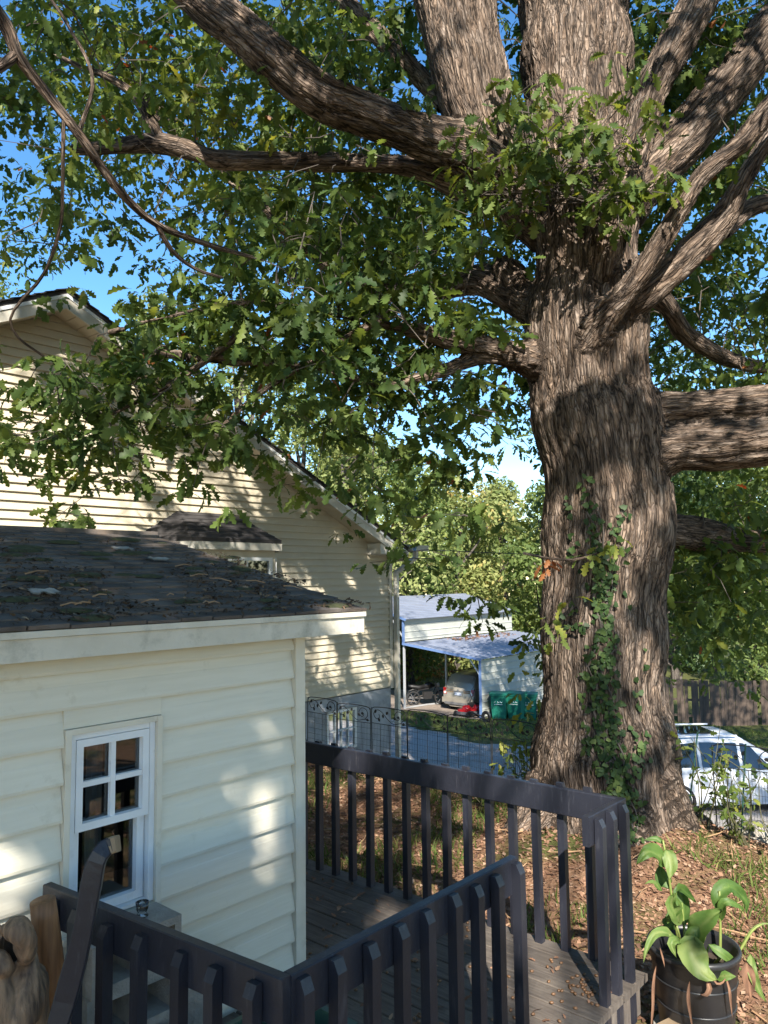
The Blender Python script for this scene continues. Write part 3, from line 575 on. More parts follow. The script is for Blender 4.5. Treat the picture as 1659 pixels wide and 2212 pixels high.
# ------------------------------------------------------------------ the oak: chains of (picture x, y, distance, half width) turned into points and radii
CH = {
 'trunk': [(1330,1900,7.2,262),(1318,1830,7.2,225),(1308,1770,7.2,196),(1302,1700,7.2,170),(1297,1600,7.25,153),(1290,1500,7.25,141),(1288,1400,7.28,135),(1289,1300,7.3,133),(1296,1200,7.3,133),(1302,1100,7.3,136),(1298,1020,7.3,138),(1283,930,7.35,134),(1270,850,7.4,129),(1264,750,7.4,126),(1266,650,7.45,121),(1266,550,7.5,116),(1262,450,7.55,116),(1250,350,7.75,120),(1245,250,7.95,120),(1243,150,8.1,121),(1240,0,8.4,124),(1238,-150,8.7,108),(1240,-400,9.3,80),(1260,-700,10,50)],
 'r1': [(1390,1700,7.05,100),(1450,1790,6.9,70),(1510,1860,6.75,42),(1580,1905,6.6,16)],
 'r2': [(1200,1740,7.05,90),(1140,1800,6.9,52),(1080,1850,6.75,22)],
 'r3': [(1320,1760,6.9,120),(1330,1850,6.5,70),(1345,1920,6.2,26)],
 'lead': [(1190,500,7.6,55),(1110,400,7.5,70),(1040,290,7.5,72),(1000,150,7.6,78),(976,0,7.8,80),(950,-200,8.1,72),(930,-500,8.8,50)],
 'lead2': [(1050,300,7.6,46),(1072,180,7.7,32),(1045,60,7.8,30),(1030,-150,8.,28)],
 'A': [(1100,400,7.45,62),(1010,325,7.3,62),(930,298,7.2,52),(830,262,7.05,45),(740,228,6.95,42),(690,205,6.9,40),(620,150,6.85,41),(540,80,6.85,41),(450,10,6.9,41),(330,-90,7.1,36),(150,-220,7.5,28)],
 'C': [(1185,680,7.6,60),(1105,640,7.9,40),(1040,605,8.2,37),(960,625,8.5,27),(850,635,8.8,24),(750,590,9.2,28),(690,550,9.4,26),(600,470,9.8,22),(490,380,10.2,19),(380,280,10.8,14),(250,150,11.4,10)],
 'C2': [(1130,640,7.8,40),(1095,585,7.85,34),(1072,562,7.9,22)],
 'D': [(1180,775,7.35,60),(1110,768,7.2,34),(1045,748,7.1,25),(980,735,7.0,20),(900,715,6.85,17),(760,690,6.65,13),(560,650,6.45,10),(380,680,6.35,8),(230,720,6.25,5)],
 'D2': [(1130,775,7.2,30),(1040,772,7.1,19),(960,800,7.0,14),(880,825,6.85,11),(820,832,6.75,10),(700,800,6.55,8),(500,780,6.35,7),(300,760,6.25,5)],
 'R1': [(1292,620,7.1,34),(1302,560,7.0,44),(1320,470,7.0,50),(1345,400,7.1,46),(1372,320,7.25,42),(1411,194,7.35,40),(1462,92,7.45,39),(1508,0,7.55,37),(1570,-150,7.8,32),(1640,-350,8.2,22)],
 'R2': [(1310,480,7.6,70),(1390,388,7.65,52),(1487,286,7.75,50),(1590,168,7.85,48),(1659,77,7.95,46),(1800,-80,8.1,38),(2000,-260,8.4,24)],
 'R3': [(1228,850,7.4,60),(1248,795,7.24,62),(1268,745,7.1,58),(1292,702,6.98,50),(1324,664,6.85,40),(1362,625,6.72,31),(1436,510,6.55,28),(1508,388,6.45,26),(1595,316,6.4,25),(1659,240,6.35,24),(1780,120,6.3,20)],
 'R4': [(1315,705,7.2,60),(1352,664,7.05,44),(1400,628,6.95,32),(1487,551,6.9,28),(1564,469,6.85,27),(1615,377,6.8,26),(1659,306,6.78,25),(1800,130,6.7,20)],
 'R5': [(1350,905,7.35,70),(1440,885,7.2,43),(1540,878,7.1,40),(1659,868,7.0,40),(1800,850,6.9,36),(2050,820,6.8,24)],
 'R6': [(1350,1030,7.3,95),(1440,972,7.12,54),(1540,964,7.0,50),(1659,952,6.88,49),(1820,920,6.7,42),(2100,860,6.5,26)],
}
TH = {
 'B': [(1080,430,7.55,46),(975,392,7.55,30),(900,362,7.6,21),(800,352,7.7,20),(690,350,7.8,20),(580,348,7.9,19),(470,345,8,20),(400,322,8,20),(330,310,8.1,21),(250,318,8.2,15),(160,322,8.3,12)],
 'B2': [(345,308,8.1,19),(318,250,8.1,14),(290,205,8.2,11),(230,165,8.3,8),(190,150,8.4,6),(120,120,8.6,4)],
 'R4b': [(1560,500,6.95,18),(1620,450,7.2,20),(1700,430,7.4,18)],
 'R7': [(1390,1140,7.7,38),(1500,1150,8.2,36),(1580,1165,8.6,28),(1700,1175,9,22)],
 'R8': [(1380,600,7.6,26),(1440,660,7.85,20),(1480,720,8.1,20),(1540,760,8.4,18),(1620,790,8.8,14),(1720,800,9.1,10)],
 'U': [(960,230,8.2,18),(920,180,8.5,20),(860,120,8.8,20),(760,20,9.2,20),(680,-60,9.5,17)],
 'E': [(-70,-60,4.4,17),(10,50,4.5,15),(40,120,4.5,13),(90,190,4.6,11.5),(170,290,4.7,11),(215,355,4.8,10),(270,425,4.9,9),(340,485,5.1,8),(440,525,5.4,6),(545,556,5.7,4)],
 'E2': [(340,487,5.1,6),(370,540,5.2,5),(420,580,5.3,4),(480,600,5.4,3)],
 'E3': [(138,250,4.66,5),(135,400,4.7,4),(130,490,4.75,4),(95,590,4.8,4),(45,650,4.85,3.6),(22,690,4.9,3.4),(40,730,4.95,3),(95,770,5,2.4)],
 'E4': [(35,118,4.5,11),(0,145,4.4,11),(-60,170,4.3,11)],
 'E5': [(170,290,4.7,5),(200,170,4.9,4),(150,60,5.1,3.5),(90,-30,5.3,3)],
 'F': [(545,700,6.4,9),(430,790,6.2,7),(330,850,6.1,5),(230,900,6.0,4)],
 'G': [(820,690,6.6,10),(700,760,6.4,8),(560,850,6.2,6),(470,930,6.1,4)],
 'T': [(1130,1195,6.35,3.5),(1180,1205,6.3,3),(1240,1210,6.3,3),(1290,1195,6.3,2.5)],
}
def chain(lst, step):
    q = np.array([[*at(x, y, d), h*d/FPX] for x, y, d, h in lst]); return resample(q, step)
oak = empty('oak_tree', (6.8, 3.35, .1), 'huge old oak with furrowed bark standing behind the deck railing', 'tree')
SK = {k: chain(v, .12) for k, v in CH.items()}
SK['trunk'][:, 3] *= .965+.04*np.sin(np.arange(len(SK['trunk']))*.9)
mb = MB()
for k, q in SK.items():
    n = 28 if k == 'trunk' else 18
    V, F, fr = tube_arr(q[:, :3], q[:, 3], n)
    V = np.array(V).reshape(len(q), n, 3); ph = random.uniform(0, 6)
    for i in range(len(q)):           # uneven, lobed cross-sections
        a = np.linspace(0, 2*math.pi, n, endpoint=False)
        wob = 1+.05*np.sin(3*a+ph+i*.05)+.035*np.sin(5*a-ph+i*.09)
        V[i] = q[i, :3]+(V[i]-q[i, :3])*wob[:, None]
    b0 = len(mb.v); mb.add(V.reshape(-1, 3), F)
    m = len(q); mb.f.append(tuple(b0+i for i in range(n))[::-1]); mb.f.append(tuple(b0+(m-1)*n+i for i in range(n)))
tmp = linkme('tmp', mb.mesh('tmp', MT['bark']))
rm = tmp.modifiers.new('r', 'REMESH'); rm.mode = 'VOXEL'; rm.voxel_size = .024
sm = tmp.modifiers.new('s', 'SMOOTH'); sm.iterations = 13; sm.factor = .5
dg = bpy.context.evaluated_depsgraph_get(); ev = tmp.evaluated_get(dg).to_mesh()
nv = len(ev.vertices); V = np.empty(nv*3, np.float32); ev.vertices.foreach_get('co', V); V = V.reshape(-1, 3).astype(float)
NN = np.empty(nv*3, np.float32); ev.vertices.foreach_get('normal', NN); NN = NN.reshape(-1, 3)
Fq = np.array([p.vertices[:] if len(p.vertices) == 4 else (*p.vertices[:], p.vertices[2]) for p in ev.polygons])
tmp.evaluated_get(dg).to_mesh_clear(); bpy.data.objects.remove(tmp)
def barkcoords(V, chains):
    acc = np.zeros_like(V); wsum = np.zeros(len(V)); seed = 0
    for k, q in chains.items():
        _, _, (P_, T_, FR) = tube_arr(q[:, :3], q[:, 3], 3)
        d2 = ((V[:, None, :2].astype(np.float32)-P_[None, :, :2].astype(np.float32))**2).sum(-1)+(V[:, None, 2].astype(np.float32)-P_[None, :, 2].astype(np.float32))**2
        i = d2.argmin(1); dist = np.sqrt(d2[np.arange(len(V)), i]); rel = V-P_[i]
        al = (rel*T_[i]).sum(1); L = np.concatenate([[0], np.cumsum(np.linalg.norm(np.diff(P_, axis=0), axis=1))])
        U_ = np.array([f[0] for f in FR])[i]; W2 = np.array([f[1] for f in FR])[i]
        c = np.stack([(rel*U_).sum(1)+seed, (rel*W2).sum(1)+seed*.37, L[i]+al], 1); seed += 3.1
        w_ = np.exp(-9*np.clip(dist/np.maximum(q[i, 3], .03)-.6, 0, 6))*(1 if k == 'trunk' else 1)
        if k == 'trunk': w_ = w_*1.0
        acc = np.where((w_ > wsum)[:, None], c, acc); wsum = np.maximum(wsum, w_)
    return acc
BC = np.vstack([barkcoords(V[i:i+20000], SK) for i in range(0, nv, 20000)])
w1 = vnoise(BC*[4, 4, 1.2])[:, None]*.8; B1 = BC*[16, 16, 1.9]+w1
nz1 = vnoise(B1)+.5*vnoise(B1*2.1+7); nz2 = vnoise(BC*[24, 24, 8]+w1*2+31)
rdg = np.minimum(np.minimum(np.abs(nz1)*2.6, np.abs(nz2)*2.2+.45), 1)
disp = .026*rdg**.7+.006*vnoise(BC*[40, 40, 9])+.05*vnoise(BC*[1.5, 1.5, 1.]+9)+.02
nf = noise.noise
V = V+NN*(disp-.045)[:, None]
trunk = fast('trunk', V, Fq, MT['bark'], oak, smooth=True, attrs={'bark': ('FLOAT_VECTOR', BC)})
BV = BVHTree.FromPolygons([Vector(p) for p in V], [tuple(f) for f in Fq])
def tubeobj(name, q, n, parent, mat):
    Vt, F, (P_, T_, FR) = tube_arr(q[:, :3], q[:, 3], n)
    L = np.concatenate([[0], np.cumsum(np.linalg.norm(np.diff(P_, axis=0), axis=1))])
    B = []; s = random.uniform(0, 50)
    for i in range(len(q)):
        for k in range(n):
            a = 2*math.pi*k/n; rr = max(q[i, 3], .03); B.append((rr*math.cos(a)+s, rr*math.sin(a), L[i]))
    B = np.array(B)
    for j in range(len(Vt)):
        i = j//n; Vt[j] = q[i, :3]+(Vt[j]-q[i, :3])*(1+.18*nf(tuple(B[j]*np.array([16, 16, 4])))+.12*nf(tuple(B[j]*3)))
    return fast(name, Vt, np.array(F), mat, parent, True, {'bark': ('FLOAT_VECTOR', B)})
SKT = {k: chain(v, .06 if v[0][2] < 6 else .09) for k, v in TH.items()}
for k, q in SKT.items(): tubeobj('branch', q, 8 if q[:, 3].max() < .04 else 14, oak, MT['bark'])

# ---- leaves
def leaf_tpl(ts, ws, fold=.18, droop=.22):
    V = []
    for t, w_ in zip(ts, ws):
        z = -droop*t*t
        V += [(t, -w_, z+fold*w_), (t, 0, z), (t, w_, z+fold*w_)]
    F = []
    for i in range(len(ts)-1):
        for k in (0, 1):
            F.append((i*3+k, (i+1)*3+k, (i+1)*3+k+1, i*3+k+1))
    return np.array(V), np.array(F)
T_HI = leaf_tpl([-.16, 0, .14, .24, .33, .47, .55, .69, .77, .90, 1.0], [.012, .014, .07, .19, .10, .30, .13, .30, .13, .19, .02])
T_MD = leaf_tpl([0, .22, .34, .52, .64, .82, 1.0], [.02, .17, .10, .28, .16, .24, .02])
T_LO = leaf_tpl([0, .55, 1.0], [.03, .27, .03])
T_LO2 = leaf_tpl([0, .3, .5, .75, 1.0], [.03, .18, .13, .26, .03])
T_IVY = leaf_tpl([0, .1, .4, .6, 1.0], [.05, .42, .30, .34, .02], .1, .12)
def leaves(pos, axis_, nrm, size, tpl):
    """pos (n,3), axis_ leaf direction, nrm approx. normal"""
    V, F = tpl; n = len(pos)
    a = axis_/np.linalg.norm(axis_, axis=1)[:, None]; s = np.cross(nrm, a); s /= np.linalg.norm(s, axis=1)[:, None]+1e-9; u = np.cross(a, s)
    zm = rng.uniform(.2, 2.3, (n, 1, 1)); wm = rng.uniform(.75, 1.2, (n, 1, 1)); bend = rng.normal(0, .12, (n, 1, 1))*V[None, :, 0, None]**2
    P_ = pos[:, None]+size[:, None, None]*(V[None, :, 0, None]*a[:, None]+(V[None, :, 1, None]*wm+bend)*s[:, None]+V[None, :, 2, None]*zm*u[:, None])
    return P_.reshape(-1, 3), (F[None]+(np.arange(n)*len(V))[:, None, None]).reshape(-1, F.shape[1])
class LB:
    def __init__(s): s.V = []; s.F = []; s.R = []; s.n = 0
    def add(s, pos, ax, nr, size, tpl, rnd):
        if not len(pos): return
        V, F = leaves(pos, ax, nr, size, tpl); s.V.append(V); s.F.append(F+s.n); s.R.append(np.repeat(rnd, len(tpl[0]))); s.n += len(V)
    def build(s, name, mat, parent, kind='stuff'):
        o = fast(name, np.vstack(s.V), np.vstack(s.F), mat, parent, False, {'rnd': ('FLOAT', np.concatenate(s.R))})
        if kind: o['kind'] = kind
        return o
def unit(v): return v/(np.linalg.norm(v, axis=-1, keepdims=True)+1e-9)
def sprig_leaves(c, n_spr, n_leaf, rad, size, flat=.6):
    """leaves of one clump: sprigs of leaves radiating from twig ends"""
    sc = c+rng.normal(0, 1, (n_spr, 3))*np.array([rad, rad, rad*flat])
    base = np.repeat(sc, n_leaf, 0); m = len(base)
    out = unit(rng.normal(0, 1, (m, 3))*[1, 1, .55]+[0, 0, -.35])
    ax = unit(out+[0, 0, -.25]); nr = unit(rng.normal(0, .55, (m, 3))+[0, 0, 1.0])
    return base+out*rng.uniform(.01, .10, (m, 1)), ax, nr, size*rng.uniform(.7, 1.25, m), sc

DENS = ["788767889886377778888", "7888778887537777888888", "67888788885477778888", "25788888874467778888", "44656768788888777888", "56745489999999777773",
        "65212589999999777784", "41005789999999777888", "01468999999998777778", "16899889999988776677", "68877654698888776666", "78856542487766665666",
        "24524320375421112467", "00312100122220003578", "00000000001330007999", "00000000000144008999", "00000000000003002553", "00000000000001001123", "00000000000000000000"]
ZB = np.full((620, 480), 0.)          # coarse depth map of the limbs, so that leaves keep clear of the bare bark
yy_, xx_ = np.mgrid[0:620, 0:480]; yy_ = yy_*4.; xx_ = xx_*4.-130
for d_ in (SK, SKT):
    for k, q in d_.items():
        if k in ('E2', 'E3', 'E5', 'F', 'G', 'T', 'R7', 'U', 'lead2'): continue
        qx, qy, qd = proj(q[:, :3])
        for x, y, dp, rr in zip(qx, qy, qd, q[:, 3]):
            if (k == 'C' and x < 1000) or (k in ('D', 'D2') and x < 930) or (k == 'R8' and x > 1560) or dp < .3: continue
            hw = rr/dp*FPX+7; x0, x1, y0, y1 = [int(v) for v in ((x-hw+130)/4, (x+hw+130)/4+2, (y-hw)/4, (y+hw)/4+2)]
            x0 = max(x0, 0); y0 = max(y0, 0); x1 = min(x1, 480); y1 = min(y1, 620)
            if x0 >= x1 or y0 >= y1: continue
            sub = (xx_[y0:y1, x0:x1]-x)**2+(yy_[y0:y1, x0:x1]-y)**2 < hw*hw
            ZB[y0:y1, x0:x1] = np.where(sub, np.maximum(ZB[y0:y1, x0:x1], dp), ZB[y0:y1, x0:x1])
def hides_limb(P_):
    x, y, d_ = proj(np.atleast_2d(P_)); i = np.clip(((x+130)/4).astype(int), 0, 479); j = np.clip((y/4).astype(int), 0, 619)
    return (ZB[j, i] > d_-.1) & (d_ > 0)
# gaps in the crown through which the sun reaches the yard, house and trunk (world point, radius)
HOLES = []
def hole(p, r): HOLES.append((np.array(p, float), r))
for (x, y, r) in ((20, 860, .55), (90, 1000, .55), (250, 1085, .45), (40, 1100, .4), (180, 930, .3), (430, 1080, .4), (330, 980, .22), (620, 1100, .15), (760, 1250, .12), (700, 1420, .3), (790, 1440, .28), (770, 1350, .12), (540, 1020, .2), (480, 930, .3)): hole(onY(x, y, HY), r)
for (x, y, r) in ((590, 1550, .14), (600, 1800, .17), (550, 1680, .14), (450, 1830, .08), (630, 1690, .13), (400, 1350, .10), (500, 1740, .09), (575, 1890, .10), (20, 1890, .2), (90, 1850, .12), (540, 1330, .10), (590, 1760, .12), (30, 2010, .12)): hole(onY(x, y, SY), r)
for (x, y, r) in ((1040, 1700, .28), (1180, 1720, .42), (1330, 1740, .4), (1100, 1690, .32), (1250, 1735, .35), (830, 1640, .07)): hole(onX(x, y, 3.84), r)
for (x, y, r) in ((1180, 2020, .42), (1250, 2080, .45), (1100, 2060, .3), (840, 1960, .14), (730, 1960, .07), (860, 1850, .1), (1230, 2160, .4), (1330, 2150, .35), (780, 2010, .08)): hole(onZ(x, y, DZ), r)
for (x, y, r) in ((1420, 2000, .6), (1480, 1950, .6), (1600, 1830, .6), (1640, 1740, .6), (1160, 1850, .55), (1250, 1900, .6), (1520, 2080, .55), (1620, 2100, .5), (780, 1830, .3), (880, 1840, .2), (720, 1700, .2), (1060, 1880, .4), (1580, 1960, .5)): hole(onZ(x, y, .0), r)
for (x, y, d_, r) in ((1200, 1400, 6.7, .28), (1390, 1420, 6.8, .24), (1200, 1560, 6.6, .2), (1350, 1120, 6.7, .28), (1210, 1150, 6.7, .2), (1340, 1000, 6.7, .2), (1380, 1560, 6.7, .22), (1200, 1050, 6.8, .2), (1240, 1300, 6.7, .16), (1350, 1280, 6.7, .16), (1240, 100, 7.5, .8), (1200, 300, 7.2, .5), (1000, 120, 7.0, .4), (1420, 200, 7.0, .35), (1180, 560, 7.0, .2), (1220, 640, 7, .15), (1560, 960, 6.6, .15), (1480, 890, 6.8, .15), (800, 250, 6.7, .2), (620, 150, 6.5, .2), (1180, 1700, 6.5, .2), (1450, 1680, 6.7, .2)): hole(at(x, y, d_), r)
for (x, y, d_, r) in ((930, 1390, 31, .8), (900, 1300, 30, .9), (1020, 1320, 31, .8), (1000, 1400, 30, .6), (960, 1590, 17, .8), (900, 1570, 20, .8), (1050, 1620, 15, .6), (1560, 1520, 31, 1.4), (1480, 1540, 31, .8), (1070, 1470, 29, .4), (980, 1640, 14, .4), (1110, 1600, 17, .5), (1500, 1585, 26, .9), (1600, 1575, 28, .8)): hole(at(x, y, d_), r)
HOLES = [(p, r*(1.05 if abs(p[1]-HY) < .01 else 1.2)) for p, r in HOLES]
HP = np.array([h[0] for h in HOLES]); HR = np.array([h[1] for h in HOLES])
su = unit0 = np.cross(sdir, [0, 0, 1.]); su = su/np.linalg.norm(su); sv = np.cross(su, sdir)
HT = HP@sdir; HU = HP@su; HV = HP@sv
def sunfree(P_):
    """True for points that do not stand in a sun gap"""
    t = (P_@sdir)[:, None]-HT; d2 = ((P_@su)[:, None]-HU)**2+((P_@sv)[:, None]-HV)**2
    rr = HR[None]*(1+.25*np.sin(P_[:, :1]*5+P_[:, 2:]*7))
    return ~((t > .25) & (d2 < rr*rr)).any(1)
crown = LB(); twigs = MB(); nearC = []
allsk = np.vstack([np.vstack(list(SK.values())), np.vstack([SKT[k] for k in SKT if k not in ('T',)])])
def twig(c, n=5, lim=3.0, r=.009):
    d_ = np.linalg.norm(allsk[:, :3]-c, axis=1)+np.abs(allsk[:, 3]-.04)*2; i = d_.argmin(); a = allsk[i, :3]; L = np.linalg.norm(c-a)
    if L > lim or L < .15: return
    k = max(4, int(L/.25)); t = np.linspace(0, 1, k)[:, None]
    pts = a+(c-a)*t+np.array([0, 0, 1])*(.18*L*np.sin(t*math.pi))+rng.normal(0, .03*L, (k, 3))*np.sin(t*math.pi)
    twigs.tube(pts, np.linspace(.006+.003*L, .003, k), n)
CELL = 83.
for r_, row in enumerate(DENS):
    for c_, ch in enumerate(row[:20]):
        cov = int(ch)/9.6
        if cov <= 0: continue
        od = -math.log(max(1-cov, .04))
        lowleft = (c_ <= 12 and r_ >= 8) or (c_ <= 12 and r_ == 7 and c_ >= 5)
        od *= 1.65 if lowleft else 2.5 if c_ >= 15 else 2.2
        for layer in (0, 1):
            if lowleft:
                lo, hi, share = ((5.7, 7.3, 1.) if layer == 0 else (7.6, 9.5, 0))
                if c_ >= 8: lo, hi, share = ((6.0, 7.6, .75) if layer == 0 else (8.5, 12, .45))
            elif c_ >= 16 and r_ >= 4: lo, hi, share = ((7.8, 10., .5) if layer == 0 else (10, 14, .6))
            else: lo, hi, share = ((6.3, 9.0, .45) if layer == 0 else (9, 14, .65))
            if share == 0: continue
            dm = (lo+hi)/2; area = (CELL/FPX*dm)**2; nl = od*share*area/.0036
            big = 1 if lowleft and layer == 0 else 0
            per = 34
            k = nl/per; k = int(k)+(rng.random() < k-int(k))
            for _ in range(k):
                for tr in range(6):
                    px, py = (c_+rng.random())*CELL, (r_+rng.random())*CELL; dd = rng.uniform(lo, hi); p = at(px, py, dd)
                    if not hides_limb(p)[0]: break
                else: continue
                P_, ax, nr, sz_, sc = sprig_leaves(p, 5, 7, .22 if dd < 9 else .30, .145 if dd < 9 else .125)
                keep = ~hides_limb(P_)
                keep &= sunfree(P_)
                keep &= (P_[:, 1] < ey-.1) | (P_[:, 0] > HX1+.8) | (P_[:, 2] > 6.2)
                yel = 0.0
                if 150 < px < 700 and 40 < py < 420: yel = .20  # yellow-green autumn tint, also paints this patch's sunlight into the leaf colour
                rn = np.clip(rng.beta(2.2, 3.2, len(P_))*.85+yel+rng.normal(0, .08), 0, .95); rn[rng.random(len(P_)) < .004] = 1.
                crown.add(P_[keep], ax[keep], nr[keep], sz_[keep], T_HI if dd < 7.8 else T_MD if dd < 11 else T_LO2, rn[keep])
                if dd < 9.5 and rng.random() < .35: twig(p, 4, 1.5)
                for s_ in sc[:2]:
                    if dd < 8.2: twigs.tube([p, (p+s_)/2+rng.normal(0, .02, 3), s_], [.006, .004, .003], 4)
# sprays in front of the trunk fork, and single shoots on the trunk
FR = [(1020,330,6.7),(1060,300,6.7),(1110,330,6.6),(1150,360,6.5),(1180,300,6.6),(1220,320,6.5),(1260,350,6.4),(1300,340,6.4),(1330,400,6.4),(1380,410,6.4),(1420,420,6.5),(1240,400,6.4),(1190,400,6.5),(1140,410,6.6),(1090,390,6.7),(1060,430,6.8),(1100,220,7.0),(1130,200,7.1),(1280,290,6.6),(1320,270,6.6),(1350,230,6.7),(1050,480,6.9),(1000,440,7.0),(1150,245,6.9),(1300,430,6.4),(1360,440,6.4),(1210,260,6.8),(1390,270,6.7)]
for (x, y, d_) in FR:
    p = at(x, y, d_); P_, ax, nr, sz_, sc = sprig_leaves(p, 5, 6, .17, .14)
    keep = rng.random(len(P_)) < .95; crown.add(P_[keep], ax[keep], nr[keep], sz_[keep], T_HI, np.clip(rng.beta(2.5, 2.5, len(P_))*.9, 0, .93)[keep])
    for s_ in sc: twigs.tube([at(1190, 420, 7.0)+rng.normal(0, .05, 3) if rng.random() < .4 else p, (p+s_)/2, s_], [.007, .005, .003], 4)
for (x, y, d_, k) in ((1290,1190,6.25,2),(1250,1205,6.25,1),(1330,1170,6.3,2),(1165,1350,6.3,2),(1200,1370,6.4,1),(1220,1345,6.3,1),(1210,1300,6.4,1)):
    P_, ax, nr, sz_, sc = sprig_leaves(at(x, y, d_), k, 4, .06, .11); crown.add(P_, ax, nr, sz_, T_HI, rng.uniform(.4, .9, len(P_)))
P_, ax, nr, sz_, sc = sprig_leaves(at(1170, 1200, 6.3), 2, 5, .06, .10); crown.add(P_, ax, nr, sz_, T_HI, np.ones(len(P_)))
# the rest of the crown, above and behind the viewer
cen = np.array([5.5, 2.2]); RC = 13.5; nl = 0
for _ in range(5600):
    a = rng.uniform(0, 2*math.pi); rr = RC*math.sqrt(rng.random()); xy = cen+rr*np.array([math.cos(a), math.sin(a)])
    top = 20*(1-(rr/(RC*1.12))**2.6); low = 4.6+1.2*rng.random()+(.25 if rr < 9 else 0)*rr*.2
    if top < low+.5: continue
    z = low+(top-low)*rng.beta(1.2, 1.6); p = np.array([*xy, z])
    if nf((p[0]*.30, p[1]*.30, p[2]*.3+5)) < (.02 if z < 12 else -.2): continue
    x, y, d_ = proj(p)
    if d_ > .2 and -120 < x < 1780 and -120 < y < 2400: continue
    if np.linalg.norm(p-CP) < 3.0: continue
    P_, ax, nr, sz_, sc = sprig_leaves(p, 6, 6, .38, .21)
    x, y, d_ = proj(P_); keep = sunfree(P_) & ~((d_ > .1) & (x > -40) & (x < 1700) & (y > -40) & (y < 2260))
    crown.add(P_[keep], ax[keep], nr[keep], sz_[keep], T_LO, np.clip(rng.beta(2.2, 3, len(P_)), 0, .93)[keep]); nl += keep.sum()
print('leaves out', nl, 'verts', crown.n)
crown.build('crown', MT['oakleaf'], oak)
# ---- unseen tree added behind the viewpoint: clumps along sun rays shade shed and railing
st_ = empty('broadleaf_tree', (-6.2, -6.0, 0), 'unseen leafy tree added behind the viewpoint to shade the shed', 'tree'); c2 = LB(); lim = MB()
q = np.array([[-6.2, -6, -.1, .32], [-6.15, -5.9, 2, .25], [-6.2, -5.8, 4, .22], [-6.1, -5.8, 6, .17], [-6.2, -5.7, 9, .10], [-6.1, -5.6, 12, .03]]); tubeobj('trunk', resample(q, .2), 12, st_, MT['bark2'])
def shade(fn, n, lo, hi):
    for _ in range(n):
        p0 = np.array(fn()); h = rng.uniform(lo, hi); p = p0+sdir*((h-p0[2])/sdir[2])
        P_, ax, nr, sz_, sc = sprig_leaves(p, 5, 6, .26, .20); k = sunfree(P_); c2.add(P_[k], ax[k], nr[k], sz_[k], T_LO, np.clip(rng.beta(2.2, 3, len(P_)), 0, .9)[k])
        if rng.random() < .12: t_ = q[rng.integers(2, 5), :3]; lim.tube([t_, (t_+p)/2+[0, 0, .3], p], [.05, .03, .01], 5)
U_ = rng.uniform
shade(lambda: (U_(.7, 2.95), SY, U_(.3, 2.2)), 230, 6.2, 10.5); shade(lambda: (U_(.6, 3.0), U_(2.9, 5.0), 2.5), 110, 7, 11.5); shade(lambda: (U_(1.2, 2.9), U_(1.6, 3.0), U_(.4, 1.3)), 130, 6.2, 10.)
shade(lambda: (3.84, U_(2.85, 4.6), U_(.5, 1.3)), 60, 6.2, 10); shade(lambda: (U_(3.2, 6.6), HY, U_(2.4, 5.6)), 45, 9, 13.5); shade(lambda: at(U_(1140, 1440), U_(0, 1750), 6.8), 80, 7.5, 12); shade(lambda: (U_(6.5, 10.3), HY, U_(.5, 3.2)), 28, 9, 13)
c2.build('crown', MT['oakleaf'], st_, None); lim.build('limbs', MT['bark2'], st_)
tw = twigs.build('twigs', MT['bark2'], oak); tw['kind'] = 'stuff'
# bark coordinates for twigs are not needed (thin)

# ---- ivy on the trunk
ivy = empty('ivy_vine', tuple(at(1320, 1790, 6.5)), 'dark green ivy climbing the front of the oak trunk', 'ivy')
ivl = LB(); stem = MB()
path = [(1265,1060,12,9),(1280,1110,16,9),(1290,1160,26,18),(1300,1205,42,46),(1300,1250,42,60),(1305,1300,36,46),(1305,1350,28,34),(1310,1400,36,36),(1290,1440,46,44),(1300,1490,44,52),(1310,1540,42,50),(1315,1590,58,62),(1325,1640,58,72),(1335,1690,50,64),(1350,1740,42,50),(1362,1790,36,40),(1270,1600,22,20),(1380,1610,24,16),(1370,1500,14,7),(1395,1430,12,5),(1240,1330,14,8),(1260,1380,12,7),(1215,1340,18,8),(1330,1160,24,14),(1345,1120,14,6),(1240,1180,20,9),(1275,1500,20,14),(1380,1640,26,12),(1230,1110,10,5)]
def cast(x, y):
    r = Vector(ray(x, y)).normalized(); h = BV.ray_cast(Vector(CP), r); return h
prev = None
for (x, y, s_, n) in path:
    pos = []; nor = []
    for _ in range(int(n*1.0)):
        h = cast(x+rng.normal(0, s_*.36), y+rng.uniform(-32, 32))
        if h[0] is None or (h[0]-Vector(CP)).length > 8.5: continue
        pos.append(np.array(h[0])+np.array(h[1])*rng.uniform(.015, .05)); nor.append(np.array(h[1]))
    if not pos: continue
    pos = np.array(pos); nor = np.array(nor); m = len(pos)
    ax = unit(np.cross(nor, rng.normal(0, 1, (m, 3)))+[0, 0, -.6]); nr = unit(nor+rng.normal(0, .3, (m, 3))+[0, 0, .2])
    ivl.add(pos, ax, nr, rng.uniform(.04, .068, m), T_IVY, np.clip(rng.beta(2, 3, m), 0, 1))
for off in (0, 14, -16):
    pts = []
    for y in range(1800, 1080, -24):
        x = np.interp(y, [1060, 1205, 1300, 1400, 1440, 1590, 1800], [1265, 1300, 1305, 1310, 1290, 1315, 1362])+off+8*math.sin(y*.05+off)
        h = cast(x, y)
        if h[0] is not None: pts.append(np.array(h[0])+np.array(h[1])*.012)
    stem.tube(pts, .008, 5)
ivl.build('ivy_leaves', MT['ivyleaf'], ivy); stem.build('stem', MT['bark2'], ivy)
